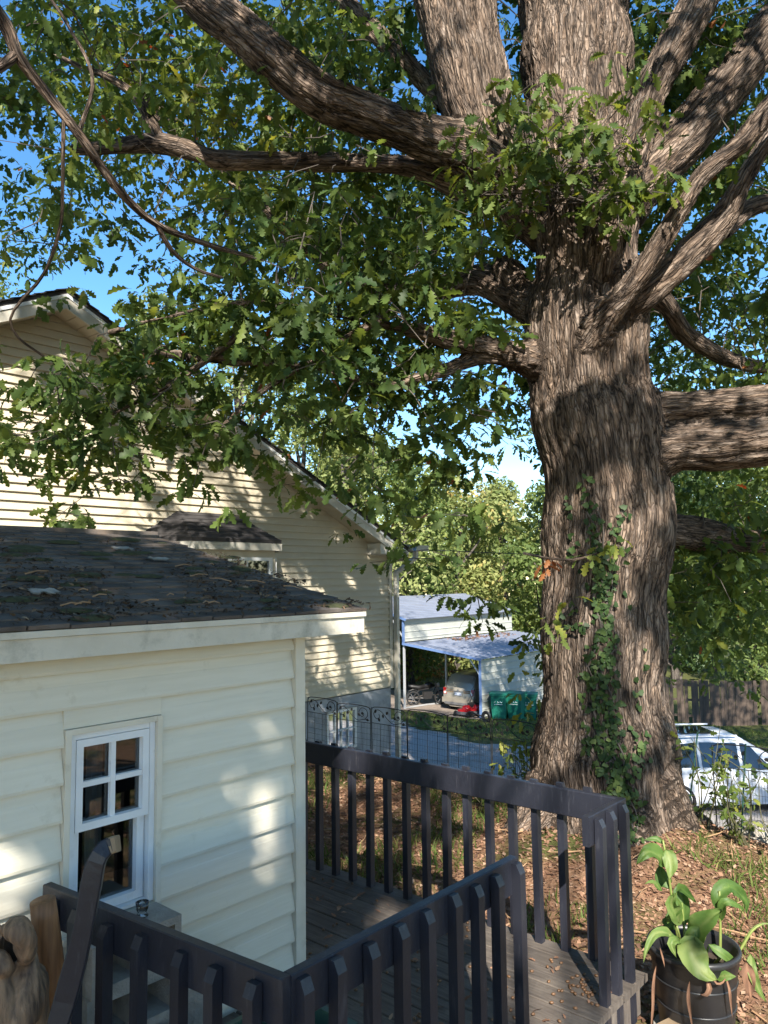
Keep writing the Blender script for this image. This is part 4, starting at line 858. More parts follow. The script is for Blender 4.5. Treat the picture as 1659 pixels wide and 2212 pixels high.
# ------------------------------------------------------------------ trees and shrubs beyond the yard
def bgtree(x, y, H, cr, mat, label, name='tree', seed=0, lean=0, nleaf=5200, ls=.30, cb=.28, group='trees beyond the yard', lobes=16):
    z0 = tz(x, y)-.1; t = empty(name, (x, y, z0), label, 'tree' if name.endswith('tree') else 'shrub', group)
    g = np.random.default_rng(seed); o = np.array([x, y, z0]); tr = MB()
    hh = H*.8; r = H*.016+.05
    pts = np.array([o+[g.normal(0, .04)*k, g.normal(0, .04)*k, hh*k/8] for k in range(9)]); rad = np.linspace(r, r*.25, 9)
    q = np.hstack([pts, rad[:, None]]); tubeobj('trunk', resample(q, .5), 8, t, MT['bark2'])
    lb = LB(); limbs = MB()
    for i in range(lobes):
        hz = H*(cb+(1-cb)*((i+.5)/lobes)*.93); f = math.sin(math.pi*min(1, max(.12, ((hz/H-cb)/(1-cb))*.85+.15)))
        a = g.uniform(0, 2*math.pi); rr = cr*f*g.uniform(.25, .8)
        c = o+[rr*math.cos(a), rr*math.sin(a), hz]; lr = cr*g.uniform(.30, .52)*(.6+.4*f)
        i0 = min(8, int(hz/hh*8*.8)); limbs.tube([pts[i0], (pts[i0]+c)/2+[0, 0, -.1*lr], c], [r*.45, r*.25, .02], 5)
        n = nleaf//lobes; d_ = unit(g.normal(0, 1, (n, 3))); rad_ = lr*g.uniform(.35, 1.08, (n, 1))**.5
        P_ = c+d_*rad_*[1, 1, .75]; nr = unit(d_+g.normal(0, .7, (n, 3))+[0, 0, .4]); ax = unit(np.cross(nr, g.normal(0, 1, (n, 3))))
        lb.add(P_, ax, nr, ls*g.uniform(.6, 1.3, n), T_LO, np.clip(g.normal(.45+g.normal(0, .12), .2, n), 0, 1))
    limbs.build('limbs', MT['bark2'], t); lb.build('crown', mat, t, None)
    return t
BG = [ # picture x, distance, height, crown radius, material, label
 ('side', 0, 15, 5.2, 'bggreen', 'tree added out of view right of the white car to shade the fence'),  # unseen tree, added to cast shade on lawn and board fence
 ('mid', 0, 13.5, 4.6, 'bgdark', 'dark leafy tree added on the drive, mostly hidden by the oak trunk, to shade the carport'),  # added behind the oak trunk to cast shade on the carport
 (20, 34, 17.5, 3.4, 'bgautumn', 'yellow and orange tree at the far left behind the cream house ridge'),
 (-90, 30, 19, 4.5, 'bggreen', 'green tree standing left of the orange one behind the house'),
 (345, 36, 20.0, 4.0, 'bgyellow', 'yellow-green tree rising just right of the house ridge'),
 (520, 40, 20.5, 4.6, 'bgyellow', 'pale tree behind the middle of the house roof slope'),
 (650, 46, 20, 5.0, 'bggreen', 'green tree behind the lower house roof slope'),
 (760, 40, 15, 4.2, 'bgyellow', 'bright yellow-green tree above the house gutter'),
 (880, 44, 14.5, 4.6, 'bggreen', 'leafy tree directly behind the metal carport roof ridge'),
 (985, 50, 14.0, 4.6, 'bgyellow', 'sunlit tree behind the right end of the carport'),
 (1085, 56, 14.0, 4.8, 'bgyellow', 'low sunlit tree between carport and oak trunk'),
 (1180, 48, 12.5, 4.5, 'bggreen', 'tree hidden mostly behind the oak trunk'),
 (1450, 44, 13.5, 4.0, 'bgdark', 'dark tree just right of the oak trunk behind the board fence'),
 (1530, 52, 17, 5.0, 'bgyellow', 'tall pale sunlit tree behind the board fence'),
 (1620, 46, 15.5, 4.4, 'bggreen', 'green tree behind the board fence near the picture edge'),
 (1740, 50, 19, 5.5, 'bgyellow', 'big yellow-green tree at the right edge behind the fence'),
 (1400, 62, 18, 6, 'bgyellow', 'farthest pale tree glimpsed right of the oak under its limb'),
 (800, 62, 19, 6.5, 'bgyellow', 'far tall tree seen through the oak leaves above the roof'),
 (1050, 66, 13, 6, 'bggreen', 'farthest low tree glimpsed left of the oak trunk'),
]
for i, (px, d_, H, cr, m, lab) in enumerate(BG):
    p = (20.6, 10.2) if px == 'mid' else (22.4, 1.4) if px == 'side' else at(px, 1250, d_)
    if px in ('mid', 'side'): bgtree(p[0], p[1], H, cr, MT[m], lab, 'broadleaf_tree', 99, ls=.2, nleaf=7000, cb=.45); continue
    bgtree(p[0], p[1], H, cr, MT[m], lab, 'broadleaf_tree', 100+i, ls=.0055*d_+.05, nleaf=10000, cb=.10, lobes=22)
SHR = [(36.0, 30.2, 3.0, 1.7, 'bgautumn', 'orange shrub seen left of the first carport post'), (39.0, 31.0, 3.4, 1.8, 'bgautumn', 'red and yellow shrub seen between carport posts'), (42.0, 31.5, 3.4, 1.9, 'bgautumn', 'taller reddish shrub behind the motorcycle'), (43.5, 28.8, 3.4, 2.0, 'bgdark', 'dark green shrub behind the beige car roof'),
       (41.0, 25.5, 3.2, 2.0, 'bggreen', 'green shrub at the back of the carport lean-to'), (46.0, 31.5, 4.0, 2.2, 'bgyellow', 'yellow shrub far behind the beige car'),
       (36, 10.6, 2.6, 1.8, 'bggreen', 'leafy shrub peeping over the board fence'), (33.6, 15.2, 3.4, 2.2, 'bgdark', 'dark shrub at the carport end behind the oak'), (37.8, 6.8, 3.2, 2.2, 'bgyellow', 'sunlit shrub over the right end of the board fence')]
for i, (x, y, H, cr, m, lab) in enumerate(SHR): bgtree(x, y, H, cr, MT[m], lab, 'shrub', 300+i, ls=.2, nleaf=2400, cb=.05, group='shrubs around the carport', lobes=9)
# sapling left of the trunk by the wire fence
p = onZ(1150, 1600, -.3); sp = empty('sapling', (8.6, 5.35, tz(8.6, 5.35)), 'thin leafy sapling between wire fence and oak trunk', 'sapling')
pb_ = at(1185, 1500, 9.3); q = np.array([[pb_[0], pb_[1], -.5, .02], [pb_[0]-.03, pb_[1]+.02, .6, .016], [pb_[0], pb_[1]+.05, 1.5, .012], [pb_[0]-.05, pb_[1]+.1, 2.3, .006]]); tubeobj('stem', resample(q, .1), 6, sp, MT['bark2'])
lb = LB()
for (x, y, d_, k) in ((1125,1310,9.6,1),(1150,1330,9.4,2),(1145,1380,9.5,1),(1140,1440,9.5,1),(1125,1265,9.8,1),(1150,1540,9.2,1),(1130,1600,8.8,2),(1125,1650,8.6,2),(1148,1470,9.2,1)):
    P_, ax, nr, sz_, sc = sprig_leaves(at(x, y, d_), k*2, 5, .13, .12); lb.add(P_, ax, nr, sz_, T_MD, rng.uniform(.3, .95, len(P_)))
lb.build('leaves', MT['oakleaf'], sp)

# ------------------------------------------------------------------ metal carport with lean-to
FX = 26.25; BX = 35.2; RYc = 17.99; LYc = 21.98; MYc = 28.0
cp = empty('carport', (FX, 20, tz(FX, 20)), 'metal carport with blue trim, cream walls and open lean-to', 'carport')
zb = -3.27
def ribroof(y0, z0, y1, z1, x0, x1, name, pitch=.23):
    L = math.hypot(y1-y0, z1-z0); d_ = np.array([0, (y1-y0)/L, (z1-z0)/L]); nrm = np.array([0, -d_[2], d_[1]]); nrm *= np.sign(nrm[2])
    n = int(L/pitch); mb = MB(); prof = []
    for i in range(n): s = L*i/n; w_ = L/n; prof += [(s, 0), (s+w_*.55, 0), (s+w_*.65, .03), (s+w_*.9, .03)]
    prof.append((L, 0)); o = np.array([0, y0, z0])
    V = [o+d_*s+nrm*h+[x0, 0, 0] for s, h in prof]+[o+d_*s+nrm*h+[x1, 0, 0] for s, h in prof]; m = len(prof)
    mb.add(V, [(i, i+1, m+i+1, m+i) for i in range(m-1)]); mb.add([v-nrm*.012 for v in V], [(i, m+i, m+i+1, i+1) for i in range(m-1)])
    return mb.build(name, MT['cp_roof'], cp)
ribroof(LYc-.02, -.47, RYc-.17, -.93, FX-.12, BX, 'lean_to_roof')
ribroof(21.75, .56, 25.0, 1.45, FX-.12, BX, 'main_roof'); ribroof(28.3, .56, 25.0, 1.45, FX-.12, BX, 'main_roof')
def hwall(y, ztop, zbot, x0, x1, step, nmname):
    z = ztop
    while z > zbot+.05:
        z2 = max(zbot, z-step)
        MB().prism([(x0, y, z2), (x0, y-.03, z2+.004), (x0, y-.03, z2+.03), (x0, y-.008, z2+.05), (x0, y-.008, z-.004), (x0, y, z-.004)], (x1-x0, 0, 0)).build('wall_panel', MT['cp_wall'], cp); z = z2
hwall(RYc, -.99, zb, FX+.04, BX, .285, 'a'); hwall(LYc+.06, .55, -.44, FX+.08, BX, .285, 'b'); hwall(MYc, .55, -.44, FX+.04, BX, .285, 'c')
for (x, y, zt, m) in ((FX, RYc, -.97, 'cp_blue'), (FX, LYc, -.5, 'cp_post'), (29.3, LYc, -.5, 'cp_post'), (32.3, LYc, -.5, 'cp_post'), (35.1, LYc, -.5, 'cp_post'), (FX, MYc, .55, 'cp_blue')):
    MB().box((x-.04, y-.04, tz(x, y)-.05), (x+.04, y+.04, zt)).build('post', MT[m], cp)
MB().box((FX-.045, LYc-.01, -.46), (FX+.045, LYc+.075, .54)).build('corner_trim', MT['cp_blue'], cp)
for a, b, m in (((FX-.13, RYc-.16, -.955), (FX-.13, LYc, -.50), 'cp_blue'), ((FX-.13, 21.75, .535), (FX-.13, 25, 1.425), 'cp_blue'), ((FX-.13, 25.0, 1.425), (FX-.13, 28.3, .535), 'cp_blue')):
    MB().bar(a, b, .03, .10).build('rake_trim', MT[m], cp)
MB().bar((FX, RYc+.04, -1.55), (FX, RYc+.5, -.95), .045, .045).build('brace', MT['cp_post'], cp)
MB().bar((FX, LYc+.08, -.2), (FX, LYc+.75, .62), .05, .05).build('brace', MT['cp_post'], cp)
br = MB()
for i in range(12):
    xa = FX+.05+i*.74; br.bar((xa, LYc, tz(xa, LYc)+.07), (xa+.74, LYc, tz(xa+.74, LYc)+.07), .06, .06)
br.build('base_rail', MT['cp_post'], cp)
# leaf litter lying on the lean-to roof
lb = LB(); n = 260; xs = rng.uniform(29, 34, n); ys = rng.normal(21.4, .25, n); P_ = np.stack([xs, ys, -.47-(LYc-ys)*.109+.035], 1)
lb.add(P_, unit(rng.normal(0, 1, (n, 3))*[1, 1, .1]), unit(rng.normal(0, .3, (n, 3))+[0, 0, 1]), rng.uniform(.12, .25, n), T_LO, rng.uniform(0, .7, n)); o = lb.build('roof_leaf_litter', MT['litter'], None); tag(o, 'brown leaf litter on the carport lean-to roof', 'leaf litter')

# ------------------------------------------------------------------ vehicles
def interp_ring(st, x):
    xs = [s[0] for s in st]; out = []
    for k in range(len(st[0][1])): out.append((np.interp(x, xs, [s[1][k][0] for s in st]), np.interp(x, xs, [s[1][k][1] for s in st])))
    return out
def vehicle(name, label, loc, yaw, st, paint, glasses, wheels, wr, extra, tl_fn=None):
    root = empty(name, (0, 0, 0), label, 'car'); xs = np.unique(np.concatenate([np.linspace(st[i][0], st[i+1][0], 5) for i in range(len(st)-1)]))
    K = len(st[0][1]); mb = MB(); V = []
    for x in xs:
        rg = interp_ring(st, x); V += [(x, y, z) for y, z in rg]+[(x, -y, z) for y, z in rg[::-1]]
    n2 = 2*K; F = [(i*n2+j, i*n2+(j+1) % n2, (i+1)*n2+(j+1) % n2, (i+1)*n2+j) for i in range(len(xs)-1) for j in range(n2)]
    F += [tuple(range(n2))[::-1], tuple((len(xs)-1)*n2+j for j in range(n2))]
    mb.add(V, F); body = mb.build('body', paint, root, True)
    md = body.modifiers.new('b', 'EDGE_SPLIT'); md.split_angle = R(38)
    for (nm, x0, x1, k0, k1, shear) in glasses:     # side glass patches, between ring rows k0..k1 (fractions), both sides
        for sg in (1, -1):
            g = MB(); nx, nk = 6, 4; W_2 = []
            for i in range(nx+1):
                for j in range(nk+1):
                    kf = k0+(k1-k0)*j/nk; x = x0+(x1-x0)*i/nx; x += (shear[0]*(1-i/nx)+shear[1]*i/nx)*j/nk
                    rg = interp_ring(st, x); a = int(kf); f = kf-a; b = min(a+1, K-1)
                    y = rg[a][0]*(1-f)+rg[b][0]*f; z = rg[a][1]*(1-f)+rg[b][1]*f; W_2.append((x, sg*(y+.012), z+.004))
            g.add(W_2, [(i*(nk+1)+j, (i+1)*(nk+1)+j, (i+1)*(nk+1)+j+1, i*(nk+1)+j+1) for i in range(nx) for j in range(nk)]); g.build(nm, MT['darkglass'], root, True)
    for (x, sg, w_) in wheels:
        wh = MB().lathe([(wr*.62, -.1), (wr*.92, -.11), (wr, -.07), (wr, .07), (wr*.92, .11), (wr*.62, .1)], (x, sg*w_, wr), 22, 'y').build('wheel', MT['tyre'], root, True)
        MB().lathe([(.02, .085*sg), (wr*.4, .075*sg), (wr*.6, .09*sg), (wr*.62, .04*sg)], (x, sg*w_, wr), 20, 'y').build('rim', MT['rim'], wh, True)
        MB().lathe([(wr*1.0, sg*.02), (wr*1.18, sg*.02), (wr*1.2, sg*.05), (wr*1.02, sg*.05)], (x, sg*(w_+.06), wr), 22, 'y', True).build('wheel_arch', MT['blackpart'], root, True)
    extra(root)
    root.location = loc; root.rotation_euler = (0, 0, yaw); return root
# beige estate: rear at x=0, front at x=4.5
def ring(w, zs, zb_, wt, zr): return [(w*.55, .2), (w*.96, zs), (w, zs+.28), (w*.985, zb_), (wt, zr-.06), (wt*.86, zr), (0.001, zr+.02)]
st = [(0, ring(.80, .34, .80, .74, .86)), (.06, ring(.86, .30, .92, .78, 1.0)), (.16, ring(.87, .28, .95, .74, 1.22)), (.36, ring(.875, .27, .97, .68, 1.53)), (1.2, ring(.88, .27, .96, .66, 1.60)), (2.4, ring(.88, .27, .95, .64, 1.58)), (3.05, ring(.88, .27, .95, .72, 1.2)), (3.3, ring(.88, .28, .93, .80, .99)), (4.2, ring(.84, .32, .80, .74, .84)), (4.45, ring(.74, .36, .62, .66, .66))]
def suvx(root):
    def rw(u, v): x = .055+.30*v; r_ = interp_ring(st, x); return (x-.014, u*(r_[4][0]*.92), 1.0+.0*u+(r_[5][1]-.03-1.0)*1.0 if v > .98 else .985+(1.49-.985)*v+.01)
    g = MB(); n = 6; W2 = [(.075-.016+.265*j/4, (-1+2*i/n)*(.70-.06*j/4), 1.0+.47*j/4) for i in range(n+1) for j in range(5)]
    g.add(W2, [(i*5+j, (i+1)*5+j, (i+1)*5+j+1, i*5+j+1) for i in range(n) for j in range(4)]); g.build('rear_window', MT['darkglass'], root, True)
    for sg in (1, -1):
        MB().prism([(-.012, sg*.62, .72), (-.012, sg*.79, .72), (.05, sg*.84, .98), (.03, sg*.66, .98)], (.03, 0, 0)).build('tail_light', MT['redlens'], root)
        MB().prism([(-.016, sg*.66, .74), (-.016, sg*.76, .74), (.0, sg*.78, .82), (.0, sg*.67, .82)], (.02, 0, 0)).build('reverse_light', MT['white'], root)
        MB().prism([(-.014, sg*.60, .80), (-.014, sg*.28, .80), (-.012, sg*.26, .92), (-.004, sg*.60, .93)], (.02, 0, 0)).build('trim_lens', MT['wood_pale'], root)
        MB().bar((.5, sg*.64, 1.64), (2.3, sg*.62, 1.64), .04, .03).build('roof_rail', MT['blackpart'], root)
    MB().box((-.06, -.84, .36), (.05, .84, .58)).build('bumper', MT['suv'], root)
    MB().box((-.065, -.70, .30), (.0, .70, .40)).build('bumper_skirt', MT['plastic_grey'], root)
    MB().box((-.03, -.18, .70), (-.012, .18, .82)).build('licence_plate', pm('plate', (.55, .62, .75), (.6, .66, .78), rough=.4), root)
    MB().lathe([(.001, -.03), (.055, -.03), (.06, -.01)], (-.005, 0, .90), 12, 'x').build('badge', MT['rim'], root)
    MB().box((-.028, -.62, .862), (-.005, .62, .885)).build('chrome_strip', MT['rim'], root)
vehicle('estate_car', 'beige estate car parked tail out under the carport lean-to', (27.5, 20.0, tz(28, 20)+.03), 0, st, MT['suv'],
        [('side_window', .55, 1.25, 3.12, 3.9, (.05, 0)), ('side_window', 1.32, 2.05, 3.12, 3.9, (0, 0)), ('side_window', 2.12, 2.9, 3.12, 3.9, (0, -.35))], [(.85, 1, .78), (.85, -1, .78), (3.55, 1, .78), (3.55, -1, .78)], .34, suvx)
# white van-like car on the drive: rear x=0, front x=4.7
st2 = [(0, ring(.86, .36, .85, .80, .9)), (.08, ring(.93, .32, 1.0, .84, 1.05)), (.22, ring(.95, .30, 1.05, .78, 1.45)), (.42, ring(.95, .28, 1.06, .75, 1.68)), (1.6, ring(.96, .28, 1.04, .74, 1.76)), (2.6, ring(.96, .28, 1.0, .73, 1.72)), (3.55, ring(.95, .28, .98, .84, 1.16)), (3.75, ring(.95, .29, .96, .87, 1.06)), (4.45, ring(.90, .34, .84, .80, .90)), (4.72, ring(.78, .40, .66, .70, .70))]
def vanx(root):
    g = MB(); n = 8; W2 = []
    for i in range(n+1):
        for j in range(5):
            x = 3.56-.86*j/4; rg = interp_ring(st2, x); W2.append((x+.012, (-1+2*i/n)*rg[5][0]*1.02, rg[5][1]+.014+.012*(1-abs(-1+2*i/n))))
    g.add(W2, [(i*5+j, (i+1)*5+j, (i+1)*5+j+1, i*5+j+1) for i in range(n) for j in range(4)]); g.build('windscreen', MT['darkglass'], root, True)
    MB().box((1.35, -.42, 1.782), (2.15, .42, 1.792)).build('sunroof', MT['darkglass'], root)
    for sg in (1, -1):
        MB().prism([(4.30, sg*.70, .70), (4.62, sg*.55, .66), (4.62, sg*.58, .80), (4.28, sg*.86, .86)], (0, sg*.06, 0)).build('headlight', MT['darkglass'], root)
        MB().bar((.6, sg*.74, 1.78), (2.5, sg*.72, 1.77), .04, .03).build('roof_rail', MT['vanpaint'], root)
        MB().cbox((3.3, sg*1.03, 1.10), (.1, .18, .13)).build('door_mirror', MT['vanpaint'], root)
        MB().bar((1.3, sg*.972, .86), (1.5, sg*.972, .86), .02, .03).build('door_handle', MT['vanpaint'], root); MB().bar((2.35, sg*.972, .86), (2.55, sg*.972, .86), .02, .03).build('door_handle', MT['vanpaint'], root)
    MB().box((4.62, -.5, .42), (4.74, .5, .64)).build('grille', MT['blackpart'], root); MB().box((4.5, -.8, .26), (4.77, .8, .42)).build('bumper', MT['plastic_grey'], root)
    g = MB(); W2 = [(.10-.016+.28*j/4, (-1+2*i/6)*(.76-.05*j/4), 1.08+.54*j/4) for i in range(7) for j in range(5)]; g.add(W2, [(i*5+j, (i+1)*5+j, (i+1)*5+j+1, i*5+j+1) for i in range(6) for j in range(4)]); g.build('rear_window', MT['darkglass'], root, True)
vp = at(1542, 1700, 18.2); yaw = math.atan2(r0[1], r0[0])+R(3)
vx, vy = vp[0]-r0[0]*2.2, vp[1]-r0[1]*2.2
vehicle('parked_car', 'white car with dark windows parked on the drive behind the wire fence', (vx, vy, tz(vx, vy)-.14), yaw, st2, MT['vanpaint'],
        [('side_window', .62, 1.5, 3.12, 3.92, (.1, 0)), ('side_window', 1.58, 2.45, 3.12, 3.92, (0, 0)), ('side_window', 2.53, 3.35, 3.12, 3.92, (0, -.55))], [(.95, 1, .86), (.95, -1, .86), (3.75, 1, .86), (3.75, -1, .86)], .36, vanx)
# motorcycle
def motorcycle(loc, yaw):
    root = empty('motorcycle', (0, 0, 0), 'black motorcycle standing between the carport posts', 'motorcycle'); B_ = MT['blackpart']
    for x in (0, 1.32):
        wh = MB().lathe([(.26, -.045), (.31, -.045), (.325, 0), (.31, .045), (.26, .045)], (x, 0, .325), 20, 'y', True).build('wheel', MT['tyre'], root, True)
        sp = MB()
        for k in range(6): a = k*math.pi/3; sp.bar((x, 0, .325), (x+.27*math.cos(a), 0, .325+.27*math.sin(a)), .025, .02, (0, 1, 0))
        sp.build('spokes', MT['plastic_grey'], wh)
    MB().tube([(1.32, .07, .325), (1.18, .07, .62), (1.05, .06, .95)], .022, 6).tube([(1.32, -.07, .325), (1.18, -.07, .62), (1.05, -.06, .95)], .022, 6).build('fork', MT['plastic_grey'], root)
    MB().tube([(1.02, 0, .85), (.7, 0, .72), (.3, 0, .68), (0, 0, .40)], .035, 6).tube([(1.05, 0, .8), (.85, 0, .35), (.4, 0, .3), (0, 0, .325)], .03, 6).build('frame', B_, root)
    MB().cbox((.66, 0, .45), (.38, .26, .32)).build('engine', MT['blackpart'], root)
    MB().tube([(.95, 0, .88), (.75, 0, .92), (.52, 0, .84)], [.07, .14, .09], 10).build('fuel_tank', B_, root, True)
    MB().tube([(.52, 0, .83), (.25, 0, .80), (-.05, 0, .86), (-.22, 0, .90)], [.09, .10, .09, .04], 8).build('seat', B_, root, True)
    MB().tube([(.98, -.36, 1.06), (1.03, -.2, 1.06), (1.05, 0, .98), (1.03, .2, 1.06), (.98, .36, 1.06)], .016, 6).build('handlebar', B_, root)
    MB().lathe([(.02, -.05), (.09, -.03), (.1, .05), (.02, .06)], (1.17, 0, .88), 12, 'x').build('headlamp', MT['rim'], root)
    MB().tube([(.7, .13, .32), (.3, .15, .28), (-.15, .16, .36)], [.03, .045, .05], 8).build('exhaust', MT['plastic_grey'], root)
    MB().tube([(-.3, 0, .42), (-.2, 0, .66), (0, 0, .72), (.18, 0, .66)], .03, 6).build('mudguard', B_, root)
    root.location = loc; root.rotation_euler = (0, 0, yaw)
mp_ = onZ(893, 1518, -3.25); motorcycle((mp_[0], mp_[1], tz(mp_[0], mp_[1])), math.atan2(r0[1], r0[0])+.25)
# mowers
def mower(loc, yaw, label, s=1.):
    root = empty('lawn_mower', (0, 0, 0), label, 'lawn mower', 'mowers at the carport post')
    MB().prism([(-.38, -.26, .12), (.38, -.26, .12), (.42, 0, .12), (.38, .26, .12), (-.38, .26, .12)], (0, 0, .13)).build('mower_deck', MT['plastic_grey'], root)
    MB().tube([(0, 0, .25), (0, 0, .38), (0, 0, .46)], [.21, .2, .12], 12).build('engine_cover', MT['redpaint'], root, True)
    MB().box((.1, -.2, .255), (.36, .2, .34)).build('front_cover', MT['redpaint'], root)
    for x in (-.34, .36):
        for y in (-.31, .31): MB().lathe([(.02, -.03), (.13, -.03), (.14, 0), (.13, .03), (.02, .03)], (x, y, .14), 14, 'y').build('wheel', MT['tyre'], root, True)
    MB().tube([(-.3, -.22, .22), (-.75, -.22, .62), (-1.05, -.21, .98), (-1.08, .21, .98), (-.75, .22, .62), (-.3, .22, .22)], .014, 6).build('handle', MT['blackpart'], root)
    MB().box((-.75, -.2, .2), (-.4, .2, .48)).build('grass_bag', MT['blackpart'], root)
    root.location = loc; root.rotation_euler = (0, 0, yaw)
q = onZ(1008, 1545, -3.3); mower((q[0], q[1], tz(q[0], q[1])), math.pi*1.02, 'red and black mower in front of the beige car')
mower((26.9, 18.6, tz(26.9, 18.6)), math.pi*.8, 'red mower half hidden behind the blue carport post')
# low black cart wheel lying by the post
q = (25.75, 17.4); o = MB().lathe([(.10, -.03), (.2, -.05), (.23, 0), (.2, .05), (.1, .03)], (*q, tz(*q)+.2), 16, 'x', True).tube([(q[0], q[1]+.2, tz(*q)+.2), (q[0]-.1, q[1]+.7, tz(*q)+.32), (q[0]-.1, q[1]+.9, tz(*q)+.2)], .03, 6).build('hand_truck', MT['blackpart']); tag(o, 'black wheeled frame lying at the foot of the blue post', 'hand truck')
# bins
def bin_proto():
    root = empty('wheelie_bin', (0, 0, 0), 'x', 'bin', 'green bins beside the carport')
    prof = [(.26, .25, .02), (.29, .28, .35), (.33, .31, .98)]
    mb = MB(); V = []
    for a, b, z in prof: V += [(-a, -b, z), (a, -b, z), (a, b, z), (-a, b, z)]
    mb.add(V, [(3,2,1,0)]+[(i*4+j, i*4+(j+1) % 4, (i+1)*4+(j+1) % 4, (i+1)*4+j) for i in range(2) for j in range(4)]); mb.build('bin_body', MT['binplastic'], root)
    MB().box((-.36, -.34, .94), (.36, .34, 1.0)).build('rim', MT['binplastic'], root)
    MB().prism([(-.38, -.36, 1.002), (.38, -.36, 1.002), (.38, -.36, 1.03), (.2, -.36, 1.08), (-.38, -.36, 1.05)], (0, .72, 0)).build('lid', MT['binplastic'], root)
    MB().tube([(.40, -.25, 1.0), (.45, -.25, .98), (.45, .25, .98), (.40, .25, 1.0)], .02, 6).build('handle', MT['binplastic'], root)
    for y in (-.28, .28): MB().lathe([(.02, -.03), (.12, -.03), (.13, 0), (.12, .03), (.02, .03)], (.30, y, .13), 14, 'y').build('wheel', MT['tyre'], root, True)
    return root
bp0 = bin_proto()
def text_mesh(s, size, name):
    cu = bpy.data.curves.new(name, 'FONT'); cu.body = s; cu.size = size; cu.extrude = .002; cu.align_x = 'CENTER'; cu.shear = .2
    o = bpy.data.objects.new('t', cu); COL.objects.link(o); dg2 = bpy.context.evaluated_depsgraph_get(); me = bpy.data.meshes.new_from_object(o.evaluated_get(dg2)); bpy.data.objects.remove(o); me.materials.append(MT['ink']); return me
lg = text_mesh('rcc', .26, 'logo'); 
o = linkme('logo', lg, bp0, (-.335, 0, .66), (R(90), 0, R(-90))); o.rotation_euler = (R(83), 0, R(-90)); o.location = (-.318, 0, .68)
MB().box((-.318, -.17, .60), (-.302, .17, .622)).build('logo_line', MT['ink'], bp0)
lbs = ['leftmost green wheelie bin with white lettering beside the carport', 'middle green wheelie bin of the three by the carport', 'green wheelie bin nearest the oak trunk, partly hidden']
for i, (x, y) in enumerate(((1076, 1556), (1112, 1556), (1140, 1553))):
    o = bp0 if i == 0 else copy_tree(bp0); q = onZ(x, y, -3.4); o.location = (q[0]+.15, q[1], tz(q[0], q[1])); o.rotation_euler = (0, 0, R((22, 12, 30)[i])); o['label'] = lbs[i]

# ------------------------------------------------------------------ board fence at the end of the lawn
pf = empty('board_fence', (33.5, 11.3, tz(33.5, 11.3)), 'tall weathered board fence at the far side of the lawn', 'fence')
A_ = np.array([31.2, 15.0]); K_ = np.array([33.0, 12.0]); B_ = np.array([37.2, 6.2]); C_ = np.array([41, 1.0])
pick = [MB().prism([(-.068, -.011, 0), (.068, -.011, 0), (.068, -.011, h_-.03), (.045, -.011, h_), (-.045, -.011, h_), (-.068, -.011, h_-.03)], (0, .022, 0)).mesh('picket', MT['fencewood']) for h_ in (1.84, 1.86, 1.82)]
for a, b in ((A_, K_), (K_, B_), (B_, C_)):
    L = np.linalg.norm(b-a); d_ = (b-a)/L; n = int(L/.146); yw = math.atan2(d_[1], d_[0])
    for i in range(n):
        if random.random() < .02: continue
        p = a+d_*(i+.5)*.146; o = linkme('picket', random.choice(pick), pf, np.array([p[0], p[1], tz(*p)-.02+random.uniform(-.015, .015)])-ORG[pf.name], (0, random.uniform(-.012, .012), yw))
    for zr in (.35, 1.0, 1.6):
        rl = MB(); k = max(1, int(L/2.4))
        for i in range(k):
            p, q = a+d_*L*i/k, a+d_*L*(i+1)/k; nn = np.array([-d_[1], d_[0]])*-.04
            rl.bar((p[0]-nn[0], p[1]-nn[1], tz(*p)+zr), (q[0]-nn[0], q[1]-nn[1], tz(*q)+zr), .04, .09)
        rl.build('rail', MT['fencewood'], pf)

